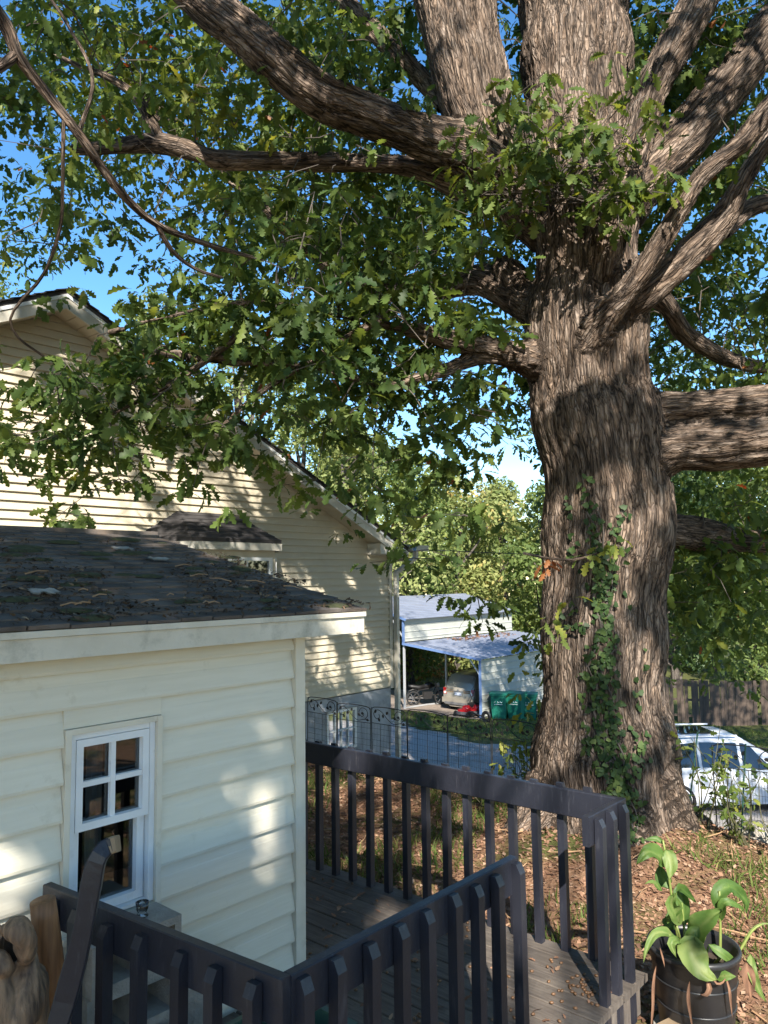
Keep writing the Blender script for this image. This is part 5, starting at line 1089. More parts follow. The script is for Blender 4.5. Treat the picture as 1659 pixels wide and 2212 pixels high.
# ------------------------------------------------------------------ scrolled wire garden fence panels
def panel_proto():
    root = empty('wire_fence_panel', (0, 0, 0), 'x', 'fence panel', 'scrolled wire panels along the bank'); I = MT['iron']; w_, h_ = .60, .82; r = .006
    arc = [(0.0, -.05), (0, h_-.08), (.012, h_-.03), (.05, h_), (w_/2, h_+.012), (w_-.05, h_), (w_-.012, h_-.03), (w_, h_-.08), (w_, -.05)]
    MB().tube(resample([(0, a, b) for a, b in arc], .03), r, 6).build('frame', I, root)
    MB().tube([(0, .0, h_-.20), (0, w_, h_-.20)], r*.7, 6).build('cross_bar', I, root); MB().tube([(0, 0, .05), (0, w_, .05)], r*.7, 6).build('cross_bar', I, root)
    wr = MB()
    for i in range(1, 24): y = w_*i/24; wr.tube([(0, y, .0), (0, y, h_-.20)], .0035 if i % 6 == 0 else .0013, 4)
    for j in range(1, 8): z = .05+j*.072; wr.tube([(0, 0, z), (0, w_, z)], .0012, 4)
    o = wr.build('wire_mesh', I, root)
    sc = MB(); s = [(.02, h_-.17), (.10, h_-.16), (.22, h_-.18), (.32, h_-.13), (.42, h_-.05), (.50, h_-.03), (.56, h_-.08), (.52, h_-.14), (.46, h_-.12), (.47, h_-.08)]
    sc.tube(resample([(0, a, b) for a, b in s], .015), .0045, 5)
    s = [(.10, h_-.16), (.05, h_-.11), (.07, h_-.04), (.15, h_-.02), (.20, h_-.08), (.15, h_-.13), (.11, h_-.10)]
    sc.tube(resample([(0, a, b) for a, b in s], .015), .0045, 5); sc.build('scroll', I, root)
    for (y, z, a) in ((.055, h_-.165, .2), (.14, h_-.09, .1), (.20, h_-.11, .5), (.33, h_-.055, 2.2), (.40, h_-.10, 1.4), (.53, h_-.05, 1.9), (.47, h_-.15, 1.2)):
        d1 = np.array([0, math.cos(a), math.sin(a)]); d2 = np.array([0, -math.sin(a), math.cos(a)]); c = np.array([0, y, z]); L = .052; W2 = .017
        MB().prism([c-d1*L/2, c-d1*L*.15-d2*W2, c+d1*L*.2-d2*W2*.9, c+d1*L/2, c+d1*L*.2+d2*W2*.9, c-d1*L*.15+d2*W2], (.004, 0, 0)).build('iron_leaf', I, root)
    return root
pp = panel_proto(); first = True
PX = 7.42; ys = [1.3, 1.91, 2.52, 3.13, 3.74, 4.35, 4.96, 5.57, 6.18, 6.79, 7.40, 8.01]
names = {1.3: 'wire panel at the right picture edge before the white car', 1.91: 'wire panel right of the oak root in front of the white car', 4.35: 'wire panel touching the left side of the oak trunk', 4.96: 'second wire panel left of the oak trunk', 5.57: 'third wire panel left of the oak trunk', 6.18: 'fourth wire panel left of the oak trunk, below the downspout', 6.79: 'wire panel in front of the basement window', 7.40: 'wire panel just right of the shed corner', 8.01: 'wire panel next to the house wall behind the shed'}
for y in ys:
    if 2.4 < y < 4.2: continue            # behind the trunk
    o = pp if first else copy_tree(pp); first = False
    xx = PX+.0*y; o.location = (xx, y, tz(xx, y+.3)-.06+(.02 if y > 4 else .06)); o.rotation_euler = (random.uniform(-.02, .02), random.uniform(-.03, .03), random.uniform(-.04, .04)); o['label'] = names[y]
q = at(1560, 1625, 6.9); o = MB().tube([(7.3, 2.75, tz(7.3, 2.75)-.1), (7.32, 2.62, .95)], .008, 6).tube([(7.25, 2.28, -.1), (7.3, 2.2, .9)], .008, 6).build('garden_stake', MT['stake']); tag(o, 'thin green garden stakes leaning at the wire fence', 'stake')

# ------------------------------------------------------------------ weeds along the fence right of the oak
def weed(x, y, h_, n, label, seed, mat='oakleaf', ls=.10):
    z0 = tz(x, y); root = empty('weed', (x, y, z0), label, 'weed', 'weeds along the wire fence'); g = np.random.default_rng(seed); sm_ = MB(); lb = LB()
    for k in range(n):
        e_ = np.array([x, y, z0])+[g.normal(0, .16), g.normal(0, .16), h_*g.uniform(.6, 1.1)]; b = np.array([x, y, z0])+[g.normal(0, .05), g.normal(0, .05), -.03]
        pts = resample([b, (b+e_)/2+g.normal(0, .05, 3), e_], .06); sm_.tube(pts, np.linspace(.007, .003, len(pts)), 4)
        m = 9; ii = g.integers(len(pts)//4, len(pts), m); out = unit(g.normal(0, 1, (m, 3))*[1, 1, .4]+[0, 0, -.1])
        lb.add(pts[ii]+out*.02, out, unit(g.normal(0, .5, (m, 3))+[0, 0, 1]), ls*g.uniform(.6, 1.3, m), T_MD, np.clip(g.normal(.55, .2, m), 0, .95))
    sm_.build('stems', MT['weedstem'], root); lb.build('leaves', MT[mat], root, None)
wl = [(7.2, 2.55, .95, 6, 'tall leafy weed beside the oak root'), (7.1, 2.2, .8, 6, 'broad leaved weed at the wire fence middle'), (7.15, 1.9, .75, 5, 'weed in front of the white car door'), (7.25, 1.6, .6, 5, 'pale weed at the right end of the wire fence'), (7.0, 1.75, .45, 4, 'short weed on the leaf litter below the wire fence'), (7.5, 2.4, .85, 6, 'weed growing through the wire behind the oak root'), (7.3, 4.5, .7, 4, 'weed left of the oak at the wire fence'), (6.3, 4.35, .35, 4, 'small weed at the left foot of the oak')]
for i, (x, y, h_, n, lab) in enumerate(wl): weed(x, y, h_, n, lab, 500+i, 'oakleaf', .09)
for i, (x, y, s_, lab) in enumerate(((7.75, 2.25, .26, 'pale grey boulder behind the weeds by the oak'), (7.7, 1.7, .2, 'smaller brown stone right of the pale boulder'))):
    g = MB().lathe([(.01, -.6), (.55, -.5), (.95, -.1), (1, .15), (.7, .5), (.3, .66), (.01, .7)], (0, 0, 0), 14); ph = i*2.
    g.xf(lambda p: np.array([x, y, tz(x, y)+.05])+p*s_*(1+.2*nf(tuple(p*1.6+ph)))*[1.3, 1, .8]); tag(g.build('boulder', MT['concrete'], None, True), lab, 'boulder', 'stones by the wire fence')
# ------------------------------------------------------------------ things round the deck
# cinder blocks by the shed window
def block_mesh(name, cores=True, broken=0):
    L, H, W2 = .39, .19, .19; mb = MB(); t = .03
    if not cores: return MB().bar((0, 0, H/2), (L, 0, H/2), W2, H, (0, 0, 1), .006).mesh(name, MT['concrete'])
    y0, y1 = -W2/2, W2/2
    mb.box((0, y0, 0), (L, y1, t)).box((0, y0, H-t), (L, y1, H)).box((0, y0, t+.0005), (t, y1, H-t-.0005)).box((L-t, y0, t+.0005), (L, y1, H-t-.0005)).box((L/2-t/2, y0, t+.0005), (L/2+t/2, y1, H-t-.0005))
    return mb.mesh(name, MT['concrete'])
bm = block_mesh('concrete_block')
bl = [((1.525, 2.925, .452), .02, 'bottom concrete block of the stack under the shed window'), ((1.52, 2.93, .643), -.03, 'middle concrete block of the stack under the shed window'), ((1.53, 2.922, .834), .0, 'top concrete block under the shed window, holding a glass')]
for loc, rz, lab in bl:
    o = linkme('concrete_block', bm, None, loc, (0, 0, rz)); tag(o, lab, 'block', 'concrete blocks by the shed window')
o = linkme('concrete_block', bm, None, (1.66, 2.46, .44), (0, 0, R(70))); tag(o, 'pale concrete block on the lumber behind the near railing', 'block', 'concrete blocks by the shed window')
g = MB().lathe([(.01, 0), (.8, 0), (1.0, .2), (.98, .6), (.8, .85), (.35, 1.0), (.01, 1.02)], (0, 0, 0), 16)
g.xf(lambda p: np.array([2.03, 2.92, .40])+np.array([p[0]*.11*(1+.22*nf(tuple(p*2.3))), p[1]*.10, p[2]*.44*(1+.16*nf((p[0]*3, p[1]*3, 1.)))])); tag(g.build('broken_block', MT['concrete']), 'broken rough concrete lump right of the block stack', 'rubble')
MB_ = MB().box((1.5, 2.8, .403), (2.0, 3.02, .45)).build('base_plank', MT['wood_raw']); tag(MB_, 'plank lying under the concrete block stack', 'plank')
# small glass candle holder
gl = MB().lathe([(.001, 0), (.022, .0), (.026, .004), (.017, .016), (.024, .03), (.027, .058), (.024, .058), (.021, .032), (.012, .022), (.001, .02)], (1.80, 2.93, 1.026), 20).build('candle_glass', MT['clear'], None, True); tag(gl, 'small clear glass candle holder on the top concrete block', 'candle holder')
# lumber, yellow tub, white lid, dark barrel and green planter behind the near railing
for i, (a, b, lab) in enumerate((((1.58, 2.20, .427), (1.80, 2.72, .427), 'lower reddish timber offcut behind the near railing'), ((1.64, 2.16, .480), (1.72, 2.66, .480), 'upper reddish timber offcut behind the near railing'), ((1.75, 2.12, .427), (1.95, 2.46, .427), 'short timber offcut lying right of the others'))):
    tag(MB().bar(a, b, .12, .05, (0, 0, 1), .004).build('timber_offcut', MT['wood_raw']), lab, 'timber', 'timber offcuts behind the railing')
yt = empty('yellow_tub', (1.86, 2.10, .402), 'yellow plastic tub behind the near railing corner', 'tub')
MB().lathe([(.001, 0), (.095, 0), (.115, .20), (.125, .20), (.125, .215), (.108, .215), (.09, .012), (.001, .012)], (1.86, 2.10, .402), 24).build('tub', MT['yellow'], yt, True); MB().box((1.80, 1.985, .47), (1.92, 1.992, .56)).build('sticker', pm('sticker', (.75, .6, .1), rough=.4), yt)
tag(MB().lathe([(.001, .0), (.10, .0), (.105, .015), (.09, .03), (.001, .035)], (1.66, 2.02, .402), 24).build('plastic_disc', MT['white'], None, True), 'round white lid lying behind the near railing', 'lid')
pl = empty('planter', (1.95, 1.95, .402), 'green plastic planter inside the near railing corner', 'planter')
gp = onY(626, 2085, 1.98)
V = []
for a, z in ((.11, .402), (.16, .82), (.175, .822), (.175, .85), (.15, .85), (.13, .55)):
    V += [(1.86+.02-a, 2.13-a, z), (1.88+a, 2.13-a, z), (1.88+a, 2.13+a, z), (1.88-a, 2.13+a, z)]
pb = MB().add(V, [(3, 2, 1, 0)]+[(i*4+j, i*4+(j+1) % 4, (i+1)*4+(j+1) % 4, (i+1)*4+j) for i in range(5) for j in range(4)]+[(20, 21, 22, 23)]); pb.build('planter_body', MT['greenpl'], pl)
for o_ in list(yt.children)+[yt]: pass
yt.location.x -= .16; yt.location.y += .02
# brown post, driftwood and bent dark plank on the near side of the railing
pt = at(92, 1945, 2.62); pb_ = at(125, 2212, 2.62)
a = pt.copy(); d_ = (pb_-pt)/np.linalg.norm(pb_-pt); b = pt+d_*((pt[2]+.05)/-d_[2]); q = resample([[*a, .041], [*((a*3+b)/4), .043], [*((a+b)/2), .04], [*b, .045]], .05)
po = MB().tube(q[:, :3], q[:, 3]*(1+.05*np.sin(np.arange(len(q))*.7)), 16); tag(po.build('wooden_post', MT['wood_brown'], None, True), 'round brown stripped-wood post at the left end of the railing', 'post')
pts = [at(255, 1822, 2.30), at(235, 1828, 2.30), at(216, 1846, 2.28), at(203, 1880, 2.27), at(192, 1940, 2.26), at(175, 2030, 2.25), at(152, 2120, 2.24), at(125, 2215, 2.22), at(60, 2420, 2.15), at(-80, 2900, 2.0)]
q = resample([[*p, 1.] for p in pts], .04)[:, :3]; q = q[q[:, 2] > -.02]
plank = empty('bent_plank', tuple(q[-1]), 'dark bent plank leaning on the railing before the shed window', 'plank')
def slab(q, wd, th, name, mat, par):
    V = []; F = []; T_ = np.gradient(q, axis=0); T_ /= np.linalg.norm(T_, axis=1)[:, None]; vd = unit(q-CP)*.92+np.array([.25, .1, 0])
    s_ = unit(np.cross(T_, vd)); n_ = unit(np.cross(s_, T_)); wd = np.broadcast_to(wd, (len(q),))
    for i in range(len(q)):
        w_ = wd[i]/2*(1+.05*math.sin(i*1.3)); c = .004
        for (p, r) in ((-w_, -th/2+c), (-w_+c, -th/2), (w_-c, -th/2), (w_, -th/2+c), (w_, th/2-c), (w_-c, th/2), (-w_+c, th/2), (-w_, th/2-c)): V.append(q[i]+s_[i]*p+n_[i]*r)
    n = len(q); F = [(i*8+j, i*8+(j+1) % 8, (i+1)*8+(j+1) % 8, (i+1)*8+j) for i in range(n-1) for j in range(8)]+[tuple(range(8))[::-1], tuple((n-1)*8+j for j in range(8))]
    return MB().add(V, F).build(name, mat, par)
k = max(2, int(len(q)*.035)); slab(q[k-1:], np.interp(np.arange(len(q)-k+1), [0, 4, 12, 40], [.045, .055, .062, .064]), .034, 'plank_body', MT['black_paint'], plank); slab(q[:k+1], .046, .033, 'raw_end', MT['wood_pale'], plank)
# driftwood stump with a hollow loop on top
dw = MB(); c = lambda x, y, d_=2.36: at(x, y, d_)
loop = resample([[*c(24+36*math.cos(t), 2048+44*math.sin(t), 2.33+.04*math.sin(t*2)), .024+.005*math.sin(3*t)] for t in np.linspace(0, 2*math.pi, 14)], .02); dw.tube(loop[:, :3], loop[:, 3], 10)
def dt(lst, n=12):
    q = resample([[*c(x, y, d_), r_] for x, y, d_, r_ in lst], .03); dw.tube(q[:, :3], q[:, 3], n)
dt([(56, 1992, 2.40, .016), (54, 2004, 2.40, .028), (48, 2020, 2.38, .03), (66, 2060, 2.38, .03)]); dt([(30, 2105, 2.40, .075), (32, 2140, 2.40, .11), (20, 2220, 2.42, .12), (10, 2400, 2.44, .14), (0, 2700, 2.46, .17), (0, 3000, 2.5, .19), (0, 3170, 2.5, .24)], 20)
dt([(66, 2065, 2.38, .028), (58, 2130, 2.36, .045), (45, 2200, 2.34, .06)]); dt([(-24, 2080, 2.3, .035), (-10, 2140, 2.32, .06), (10, 2230, 2.34, .08)])
dt([(-6, 2070, 2.36, .04), (-12, 2120, 2.36, .07), (-10, 2220, 2.36, .10), (-10, 2500, 2.4, .12)]); dt([(74, 2045, 2.40, .02), (72, 2075, 2.40, .032), (66, 2130, 2.40, .05), (58, 2230, 2.40, .07), (50, 2500, 2.42, .08)]); dt([(62, 1984, 2.42, .014), (66, 1994, 2.42, .024), (64, 2010, 2.42, .03), (70, 2045, 2.42, .028)]); dt([(0, 2012, 2.38, .018), (-14, 2024, 2.38, .03), (-22, 2060, 2.37, .04)])
hollow_plug = resample([[*c(x, y, d_), r_] for x, y, d_, r_ in ((22, 2012, 2.47, .03), (22, 2048, 2.48, .06), (26, 2100, 2.5, .06))], .02)
tmp = linkme('tmp', dw.mesh('tmp', MT['drift'])); md = tmp.modifiers.new('r', 'REMESH'); md.mode = 'VOXEL'; md.voxel_size = .009; s2 = tmp.modifiers.new('s', 'SMOOTH'); s2.iterations = 5
dg = bpy.context.evaluated_depsgraph_get(); me = bpy.data.meshes.new_from_object(tmp.evaluated_get(dg)); bpy.data.objects.remove(tmp)
nvd = len(me.vertices); co = np.empty(nvd*3, np.float32); no = np.empty(nvd*3, np.float32); me.vertices.foreach_get('co', co); me.vertices.foreach_get('normal', no); co = co.reshape(-1, 3).astype(float); no = no.reshape(-1, 3)
co = co+no*(.020*vnoise(co*[12, 12, 4])+.010*np.abs(vnoise(co*[38, 38, 6]+vnoise(co*9)[:, None]*1.5))-.004)[:, None]; me.vertices.foreach_set('co', co.astype(np.float32).ravel()); me.update()
me.materials.clear(); me.materials.append(MT['drift']); me.polygons.foreach_set('use_smooth', np.ones(len(me.polygons), bool))
dwo = linkme('driftwood_stump', me); MB().tube(hollow_plug[:, :3], hollow_plug[:, 3], 12).build('hollow_shade', MT['soil'], dwo, True)  # dark plug in soil colour paints the shade inside the hollow
tag(dwo, 'tall twisted driftwood stump with a hollow, at the left edge', 'driftwood')

# ------------------------------------------------------------------ potted plant
pc = at(1497, 2038, 3.95); pz = pc[2]; PR = .225
pot = empty('plant_pot', (pc[0], pc[1], pz-.42), 'large black plastic pot with a rolled rim beside the deck', 'pot')
MB().lathe([(.001, -.42), (PR*.76, -.42), (PR*.79, -.40), (PR*.93, -.075), (PR*.955, -.07), (PR*.955, -.035), (PR*1.0, -.03), (PR*1.02, -.012), (PR*1.0, 0), (PR*.94, .002), (PR*.92, -.02), (PR*.88, -.11)], tuple(pc), 40).build('pot_wall', MT['potplastic'], pot, True)
MB().lathe([(.001, -.10), (PR*.5, -.105), (PR*.89, -.11)], tuple(pc), 28).build('soil', MT['soil'], pot, True)
for zz, f in ((-.15, .915), (-.27, .865)): MB().lathe([(PR*f-.004, zz-.005), (PR*f+.002, zz), (PR*f-.004, zz+.005)], tuple(pc), 40).build('ridge', MT['potplastic'], pot, True)
tag(MB().lathe([(.001, -.5), (.2, -.5), (.21, -.425), (.001, -.422)], tuple(pc), 24).build('pot_stand', MT['concrete'], None), 'flat stone under the black plant pot', 'stone')
lily = empty('leafy_plant', (pc[0], pc[1], pz-.1), 'broad-leaved green plant growing in the black pot', 'plant')
def bigleaf(pts, wmax, rn, mat='canna', cup=.3, side=None):
    """pts: midrib 3-D points; blade built along it with side veins as relief"""
    q = resample(pts, .02); n = len(q); T_ = np.gradient(q, axis=0); T_ = unit(T_); sd = unit(np.cross(T_, side if side is not None else unit(CP-q)+[0, 0, .5])); nr = unit(np.cross(sd, T_)); V = []; m = 7
    for i in range(n):
        t = i/(n-1); w_ = wmax*(max(1e-4, math.sin(math.pi*min(1, t**.75)))**.8)*(1-.25*t)
        for j in range(m):
            s_ = -1+2*j/(m-1); V.append(q[i]+sd[i]*w_*s_+nr[i]*(cup*w_*abs(s_)+.010*math.sin(i*1.15-abs(s_)*4.5)*(abs(s_) > .1)*(wmax/.06)))
    F = [(i*m+j, (i+1)*m+j, (i+1)*m+j+1, i*m+j+1) for i in range(n-1) for j in range(m-1)]
    o = fast('leaf', np.array(V), np.array(F), MT[mat], lily, True, {'rnd': ('FLOAT', np.clip(np.array([rn+.25*(abs(-1+2*(j % m)/(m-1)) < .1)+.10*math.sin((j//m)*1.15-abs(-1+2*(j % m)/(m-1))*4.5)+.22*nf((V[j][0]*22, V[j][1]*22, V[j][2]*22)) for j in range(len(V))]), 0, 1))}); return o
D0 = 3.95
def lp(*a): return [at(x, y, d_) for x, y, d_ in a]
LV = [ (lp((1437,1870,3.95),(1424,1850,3.93),(1400,1840,3.9),(1375,1868,3.88)), .055, .45), (lp((1437,1835,3.95),(1445,1850,3.93),(1450,1875,3.9),(1445,1900,3.86)), .045, .75), (lp((1435,1825,3.97),(1418,1812,4.0),(1390,1815,4.0)), .02, .3),
 (lp((1445,1920,3.95),(1430,1895,4.0),(1425,1870,4.05)), .05, .15), (lp((1450,1985,3.95),(1440,1990,3.95),(1470,1960,3.9),(1452,1930,3.88)), .02, .5), (lp((1470,1995,3.95),(1460,1975,3.92),(1450,1950,3.9),(1462,1928,3.88)), .05, .7),
 (lp((1478,2000,3.98),(1475,1960,4.0),(1470,1920,4.02),(1505,1950,3.9)), .045, .2), (lp((1495,2030,3.9),(1515,2000,3.85),(1545,1975,3.82),(1562,1965,3.8)), .075, .55), (lp((1500,2025,3.8),(1495,2060,3.72),(1520,2100,3.68),(1548,2118,3.66)), .085, .85),
 (lp((1460,2030,3.85),(1440,2015,3.8),(1415,2018,3.78),(1395,2055,3.74),(1390,2080,3.74)), .03, .75), (lp((1470,2035,3.8),(1460,2030,3.76),(1450,2040,3.74),(1462,2070,3.74)), .03, .6), (lp((1555,1970,4.0),(1552,1935,4.0),(1575,1915,4.02),(1610,1945,4.05),(1612,1975,4.05)), .05, .2),
 (lp((1555,1990,4.0),(1565,1950,3.95),(1590,1955,3.95),(1610,1970,3.97)), .03, .4), (lp((1530,2040,3.88),(1560,2060,3.85),(1590,2085,3.85),(1605,2098,3.86)), .03, .5), (lp((1545,2110,3.75),(1565,2108,3.72),(1590,2110,3.7)), .035, .55),
 (lp((1600,2050,4.0),(1625,2010,4.0),(1650,1995,4.0),(1675,2000,4.0)), .01, .8), (lp((1622,2060,3.9),(1625,2100,3.85),(1640,2140,3.85),(1655,2165,3.85)), .03, .75), (lp((1485,2035,3.85),(1490,2020,3.82),(1505,2010,3.82),(1500,2050,3.8)), .03, .6), (lp((1440,2010,4.05),(1450,1985,4.08),(1445,1960,4.1)), .05, .12), (lp((1430,1925,3.95),(1410,1905,3.93),(1392,1910,3.92)), .018, .5)]
for pts, w_, rn in LV: bigleaf(pts, w_*.88, rn*.9)
for pts in (lp((1475,2075,3.95),(1462,2010,3.95),(1450,1930,3.95),(1440,1860,3.95),(1432,1815,3.97)), lp((1480,2075,3.92),(1470,2030,3.9),(1462,2000,3.9)), lp((1490,2080,3.95),(1492,2035,3.92),(1500,2020,3.85)), lp((1555,2085,4.0),(1556,2020,4.0),(1555,1960,4.0),(1554,1925,4.0)), lp((1520,2085,3.95),(1530,2045,3.9)), lp((1585,2070,4.0),(1600,2050,4.0),(1625,2010,4.0),(1645,1997,4.0)), lp((1480,2075,3.95),(1478,2010,3.98),(1472,1950,4.0)), lp((1500,2080,3.95),(1520,2030,3.9),(1535,1985,3.85)), lp((1545,2080,3.95),(1565,2060,3.9)), lp((1470,2075,3.9),(1462,2045,3.85),(1445,2020,3.8))):
    q = resample(pts, .03); MB().tube(q, np.linspace(.009, .005, len(q)), 7).build('stem', MT['stem'], lily, True)
for pts, w_ in ((lp((1418,2085,3.72),(1412,2120,3.72),(1410,2180,3.72),(1405,2240,3.72)), .008), (lp((1490,2118,3.70),(1487,2160,3.70),(1497,2230,3.70)), .009), (lp((1535,2105,3.70),(1548,2125,3.69),(1562,2122,3.69),(1570,2108,3.72)), .006), (lp((1565,2105,3.72),(1575,2135,3.70),(1582,2200,3.71)), .007), (lp((1525,2115,3.70),(1533,2135,3.69),(1525,2150,3.68),(1512,2148,3.68)), .014), (lp((1612,2075,3.85),(1618,2120,3.85),(1622,2160,3.85)), .035), (lp((1425,2045,3.75),(1432,2070,3.74),(1436,2090,3.74)), .005)):
    bigleaf(pts, w_, .3, 'litter', .5)

# ------------------------------------------------------------------ litter, acorns, grass, debris
def scatter(n, fx, size, tpl, mat, name, rlo=0, rhi=1, tilt=.35, label=None, off=.012):
    xy = fx(n); n = len(xy); z = terrain(xy[:, 0], xy[:, 1])+off; P_ = np.stack([xy[:, 0], xy[:, 1], z], 1); lb = LB()
    lb.add(P_, unit(rng.normal(0, 1, (n, 3))*[1, 1, .15]), unit(rng.normal(0, tilt, (n, 3))+[0, 0, 1]), size*rng.uniform(.6, 1.3, n), tpl, rng.uniform(rlo, rhi, n)); o = lb.build(name, mat, None); tag(o, label, 'leaf litter' if 'leaf' in name else 'grass'); return o
def near_yard(n):
    xy = np.stack([rng.uniform(3.9, 7.6, n*2+20), rng.uniform(-1.5, 8.5, n*2+20)], 1); d_ = np.hypot(xy[:, 0]-6.8, xy[:, 1]-3.35); return xy[(d_ > .5)][:n]
scatter(42000, near_yard, .042, T_LO, MT['litter'], 'leaf_litter', label='brown fallen leaves covering the ground round the oak')
def gr(n):
    xy = np.stack([rng.uniform(4.0, 7.6, n*3), rng.uniform(-1.5, 8.5, n*3)], 1); k = np.array([nf((x*.8, y*.8, 3.)) for x, y in xy]); d_ = np.hypot(xy[:, 0]-6.8, xy[:, 1]-3.35); return xy[(k > .05) & (d_ > .85)][:n]
xy = gr(9000); n = len(xy); P_ = np.stack([xy[:, 0], xy[:, 1], terrain(xy[:, 0], xy[:, 1])], 1); lb = LB()
T_BL = leaf_tpl([0, .5, 1.], [.05, .04, .006], .1, .25)
lb.add(P_, unit(rng.normal(0, .45, (n, 3))+[0, 0, 1]), unit(rng.normal(0, 1, (n, 3))*[1, 1, .1]), rng.uniform(.05, .13, n), T_BL, np.clip(rng.normal(.5, .25, n), 0, 1)); tag(lb.build('grass', MT['grass'], None), 'thin grass between the fallen leaves of the yard', 'grass')
xs = rng.uniform(21.5, 33, 26000); yy = rng.uniform(4, 21, 26000); k = (xs > 22.4) & ~((xs > 25.8) & (yy > 17.8)); xs = xs[k]; yy = yy[k]; n = len(xs); P_ = np.stack([xs, yy, terrain(xs, yy)], 1); lb = LB()
lb.add(P_, unit(rng.normal(0, .5, (n, 3))+[0, 0, 1]), unit(rng.normal(0, 1, (n, 3))*[1, 1, .1]), rng.uniform(.05, .11, n), leaf_tpl([0, .5, 1.], [.12, .10, .02], .1, .25), np.clip(rng.normal(.4, .2, n), 0, 1)); tag(lb.build('lawn_grass', MT['grass'], None), 'short lawn grass between the drive and the board fence', 'grass')
# twigs on the ground
tg = MB()
for _ in range(170):
    x, y = near_yard(1)[0]; a = rng.uniform(0, 6.28); L = rng.uniform(.08, .35); p = np.array([x, y, tz(x, y)+.02]); q_ = p+[L*math.cos(a), L*math.sin(a), rng.uniform(0, .05)]; tg.tube([p, (p+q_)/2+rng.normal(0, .02, 3)*[1, 1, .3], q_], [.006, .005, .003], 4)
tag(tg.build('fallen_twigs', MT['dry']), 'dry twigs scattered on the leaf litter round the oak', 'twigs')['kind'] = 'stuff'
# acorns and leaves on the deck
ac = MB(); k = 0
def acorn(x, y, z, s=.0075):
    a = rng.uniform(0, 6.28); d_ = np.array([math.cos(a), math.sin(a), .1]); p = np.array([x, y, z+s*.8]); ac.tube([p-d_*s*1.3, p-d_*s*.7, p, p+d_*s*.9, p+d_*s*1.4], [s*.3, s*.85, s, s*.7, s*.15], 6)
for _ in range(230):
    x, y = rng.uniform(2.0, 3.8), rng.uniform(1.78, 4.2)
    if x < SX1+.1 and y > SY-.1: continue
    acorn(x, y, DZ+.002)
for _ in range(120): acorn(rng.normal(3.42, .09), rng.normal(1.60, .05), .20+abs(rng.normal(0, .015)))
for _ in range(40): acorn(rng.normal(3.55, .08), rng.normal(1.86, .06), DZ+.002)
o = ac.build('acorns', MT['acorn'], None, True); tag(o, 'small brown acorns strewn over the deck boards and step', 'acorns'); o['kind'] = 'stuff'
n = 260; xy = np.stack([rng.uniform(1.9, 3.8, n), rng.uniform(1.75, 4.6, n)], 1); xy = xy[~((xy[:, 0] < SX1+.06) & (xy[:, 1] > SY-.06))]; n = len(xy); lb = LB()
lb.add(np.hstack([xy, np.full((n, 1), DZ+.012)]), unit(rng.normal(0, 1, (n, 3))*[1, 1, .1]), unit(rng.normal(0, .3, (n, 3))+[0, 0, 1]), rng.uniform(.02, .06, n), T_MD, rng.uniform(.1, 1, n)); tag(lb.build('deck_leaf_litter', MT['litter'], None), 'small dry leaf scraps on the deck boards', 'leaf litter')
o = MB().tube(resample([(3.1, 3.78, .412), (3.16, 3.70, .42), (3.2, 3.74, .415), (3.22, 3.66, .43), (3.17, 3.62, .415), (3.24, 3.60, .412), (3.12, 3.68, .43)], .02), .0035, 5).build('white_wire', MT['white']); tag(o, 'tangled white wire lying on the deck boards', 'wire')
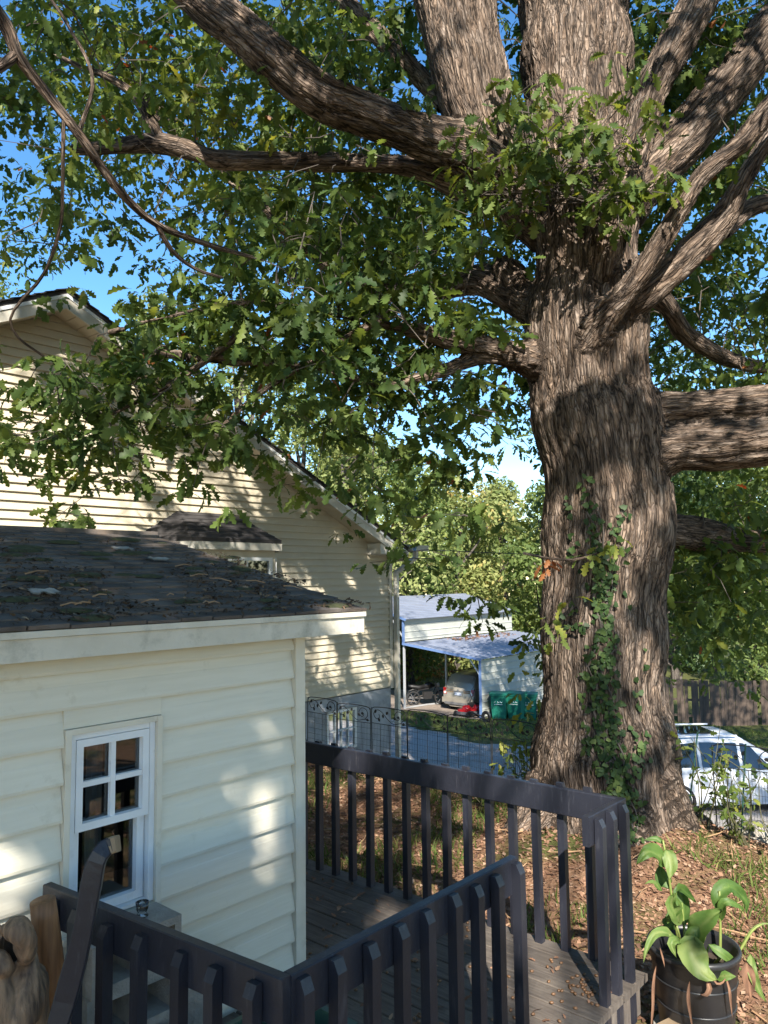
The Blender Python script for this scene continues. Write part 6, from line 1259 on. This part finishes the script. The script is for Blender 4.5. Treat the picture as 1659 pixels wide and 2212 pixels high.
# debris and moss on the shed roof
lb = LB(); n = 4200; x = rng.uniform(.6, 3.2, n); s_ = rng.beta(1.0, 1.8, n); kk = np.array([nf((a*1.6, b*3, 7.)) for a, b in zip(x, s_)])+.35*(1-s_); k = kk > .12; x = x[k]; s_ = s_[k]; n = len(x)
y = EY+s_*(RYD-EY); lb.add(np.stack([x, y, EZ+SPI*(y-EY)+.016], 1), unit(rng.normal(0, 1, (n, 3))*[1, 1, .2]+[0, 0, 0]), unit(rng.normal(0, .4, (n, 3))+[0, -.28, 1]), rng.uniform(.010, .034, n), T_MD, rng.beta(1.2, 2.6, n)); tag(lb.build('roof_leaf_debris', MT['roofdebris'], None), 'leaf crumbs and debris lying on the shed roof', 'leaf litter')
tg = MB()
for _ in range(18):
    x = rng.uniform(1.0, 3.1); s_ = rng.beta(1.1, 2.6); y = EY+.05+s_*(RYD-EY-.2); a = rng.normal(0, .5)+(math.pi if rng.random() < .5 else 0); L = rng.uniform(.04, .15); f = lambda x, y: np.array([x, y, EZ+SPI*(y-EY)+.022+rng.uniform(0, .01)])
    p, q_ = f(x, y), f(x+L*math.cos(a), max(EY+.02, y+L*math.sin(a)*.6)); tg.tube([p, (p+q_)/2+[0, 0, .008], q_], [.0035, .003, .002], 4)
tag(tg.build('roof_twigs', MT['dry']), 'dry twigs lying on the lower shed roof', 'twigs')['kind'] = 'stuff'
ms = MB()
for _ in range(46):
    x = rng.uniform(1.0, 3.2); s_ = rng.beta(1.2, 1.6); y = EY+.03+s_*(RYD-EY-.1); r_ = rng.uniform(.02, .06); c_ = np.array([x, y, EZ+SPI*(y-EY)+.004]); prof = [(1, 0), (.8, .25), (.4, .38), (.01, .42)]
    b0 = MB().lathe(prof, (0, 0, 0), 9); b0.xf(lambda p: c_+np.array([p[0]*r_*1.9, p[1]*r_*.8+0*p[2], p[2]*r_*.6+SPI*p[1]*r_*.8])*(1+.25*nf(tuple(p*2+c_*9)))); ms.add(b0.v, b0.f)
o = ms.build('roof_moss', MT['moss'], None, True); tag(o, 'dark moss cushions growing on the shed shingles', 'moss'); o['kind'] = 'stuff'
for i, (x, y) in enumerate(((95, 1288), (345, 1215), (265, 1192))):
    p = None
    r_ = ray(x, y); t = (EZ-SPI*EY-CAMZ)/(r_[2]-SPI*r_[1]); p = CP+r_*t+[0, 0, .025]
    Vb = [p+np.array([a*.06*(1+.2*nf((a*3+i, b*3, 0))), b*.035, SPI*b*.035+.01*nf((a*2, b*2, i))]) for a in np.linspace(-1, 1, 7) for b in np.linspace(-1, 1, 5)]
    Fb = [(u*5+v, (u+1)*5+v, (u+1)*5+v+1, u*5+v+1) for u in range(6) for v in range(4)]
    o = MB().add(Vb, Fb).add([q_-np.array([0, 0, .006]) for q_ in Vb], [f_[::-1] for f_ in Fb]).build('bark_flake', MT['concrete']); tag(o, ('largest grey bark flake near the eave of the shed roof', 'pale bark flake in the middle of the shed roof', 'small pale bark flake high on the shed roof')[i], 'bark flake', 'bark flakes on the shed roof')
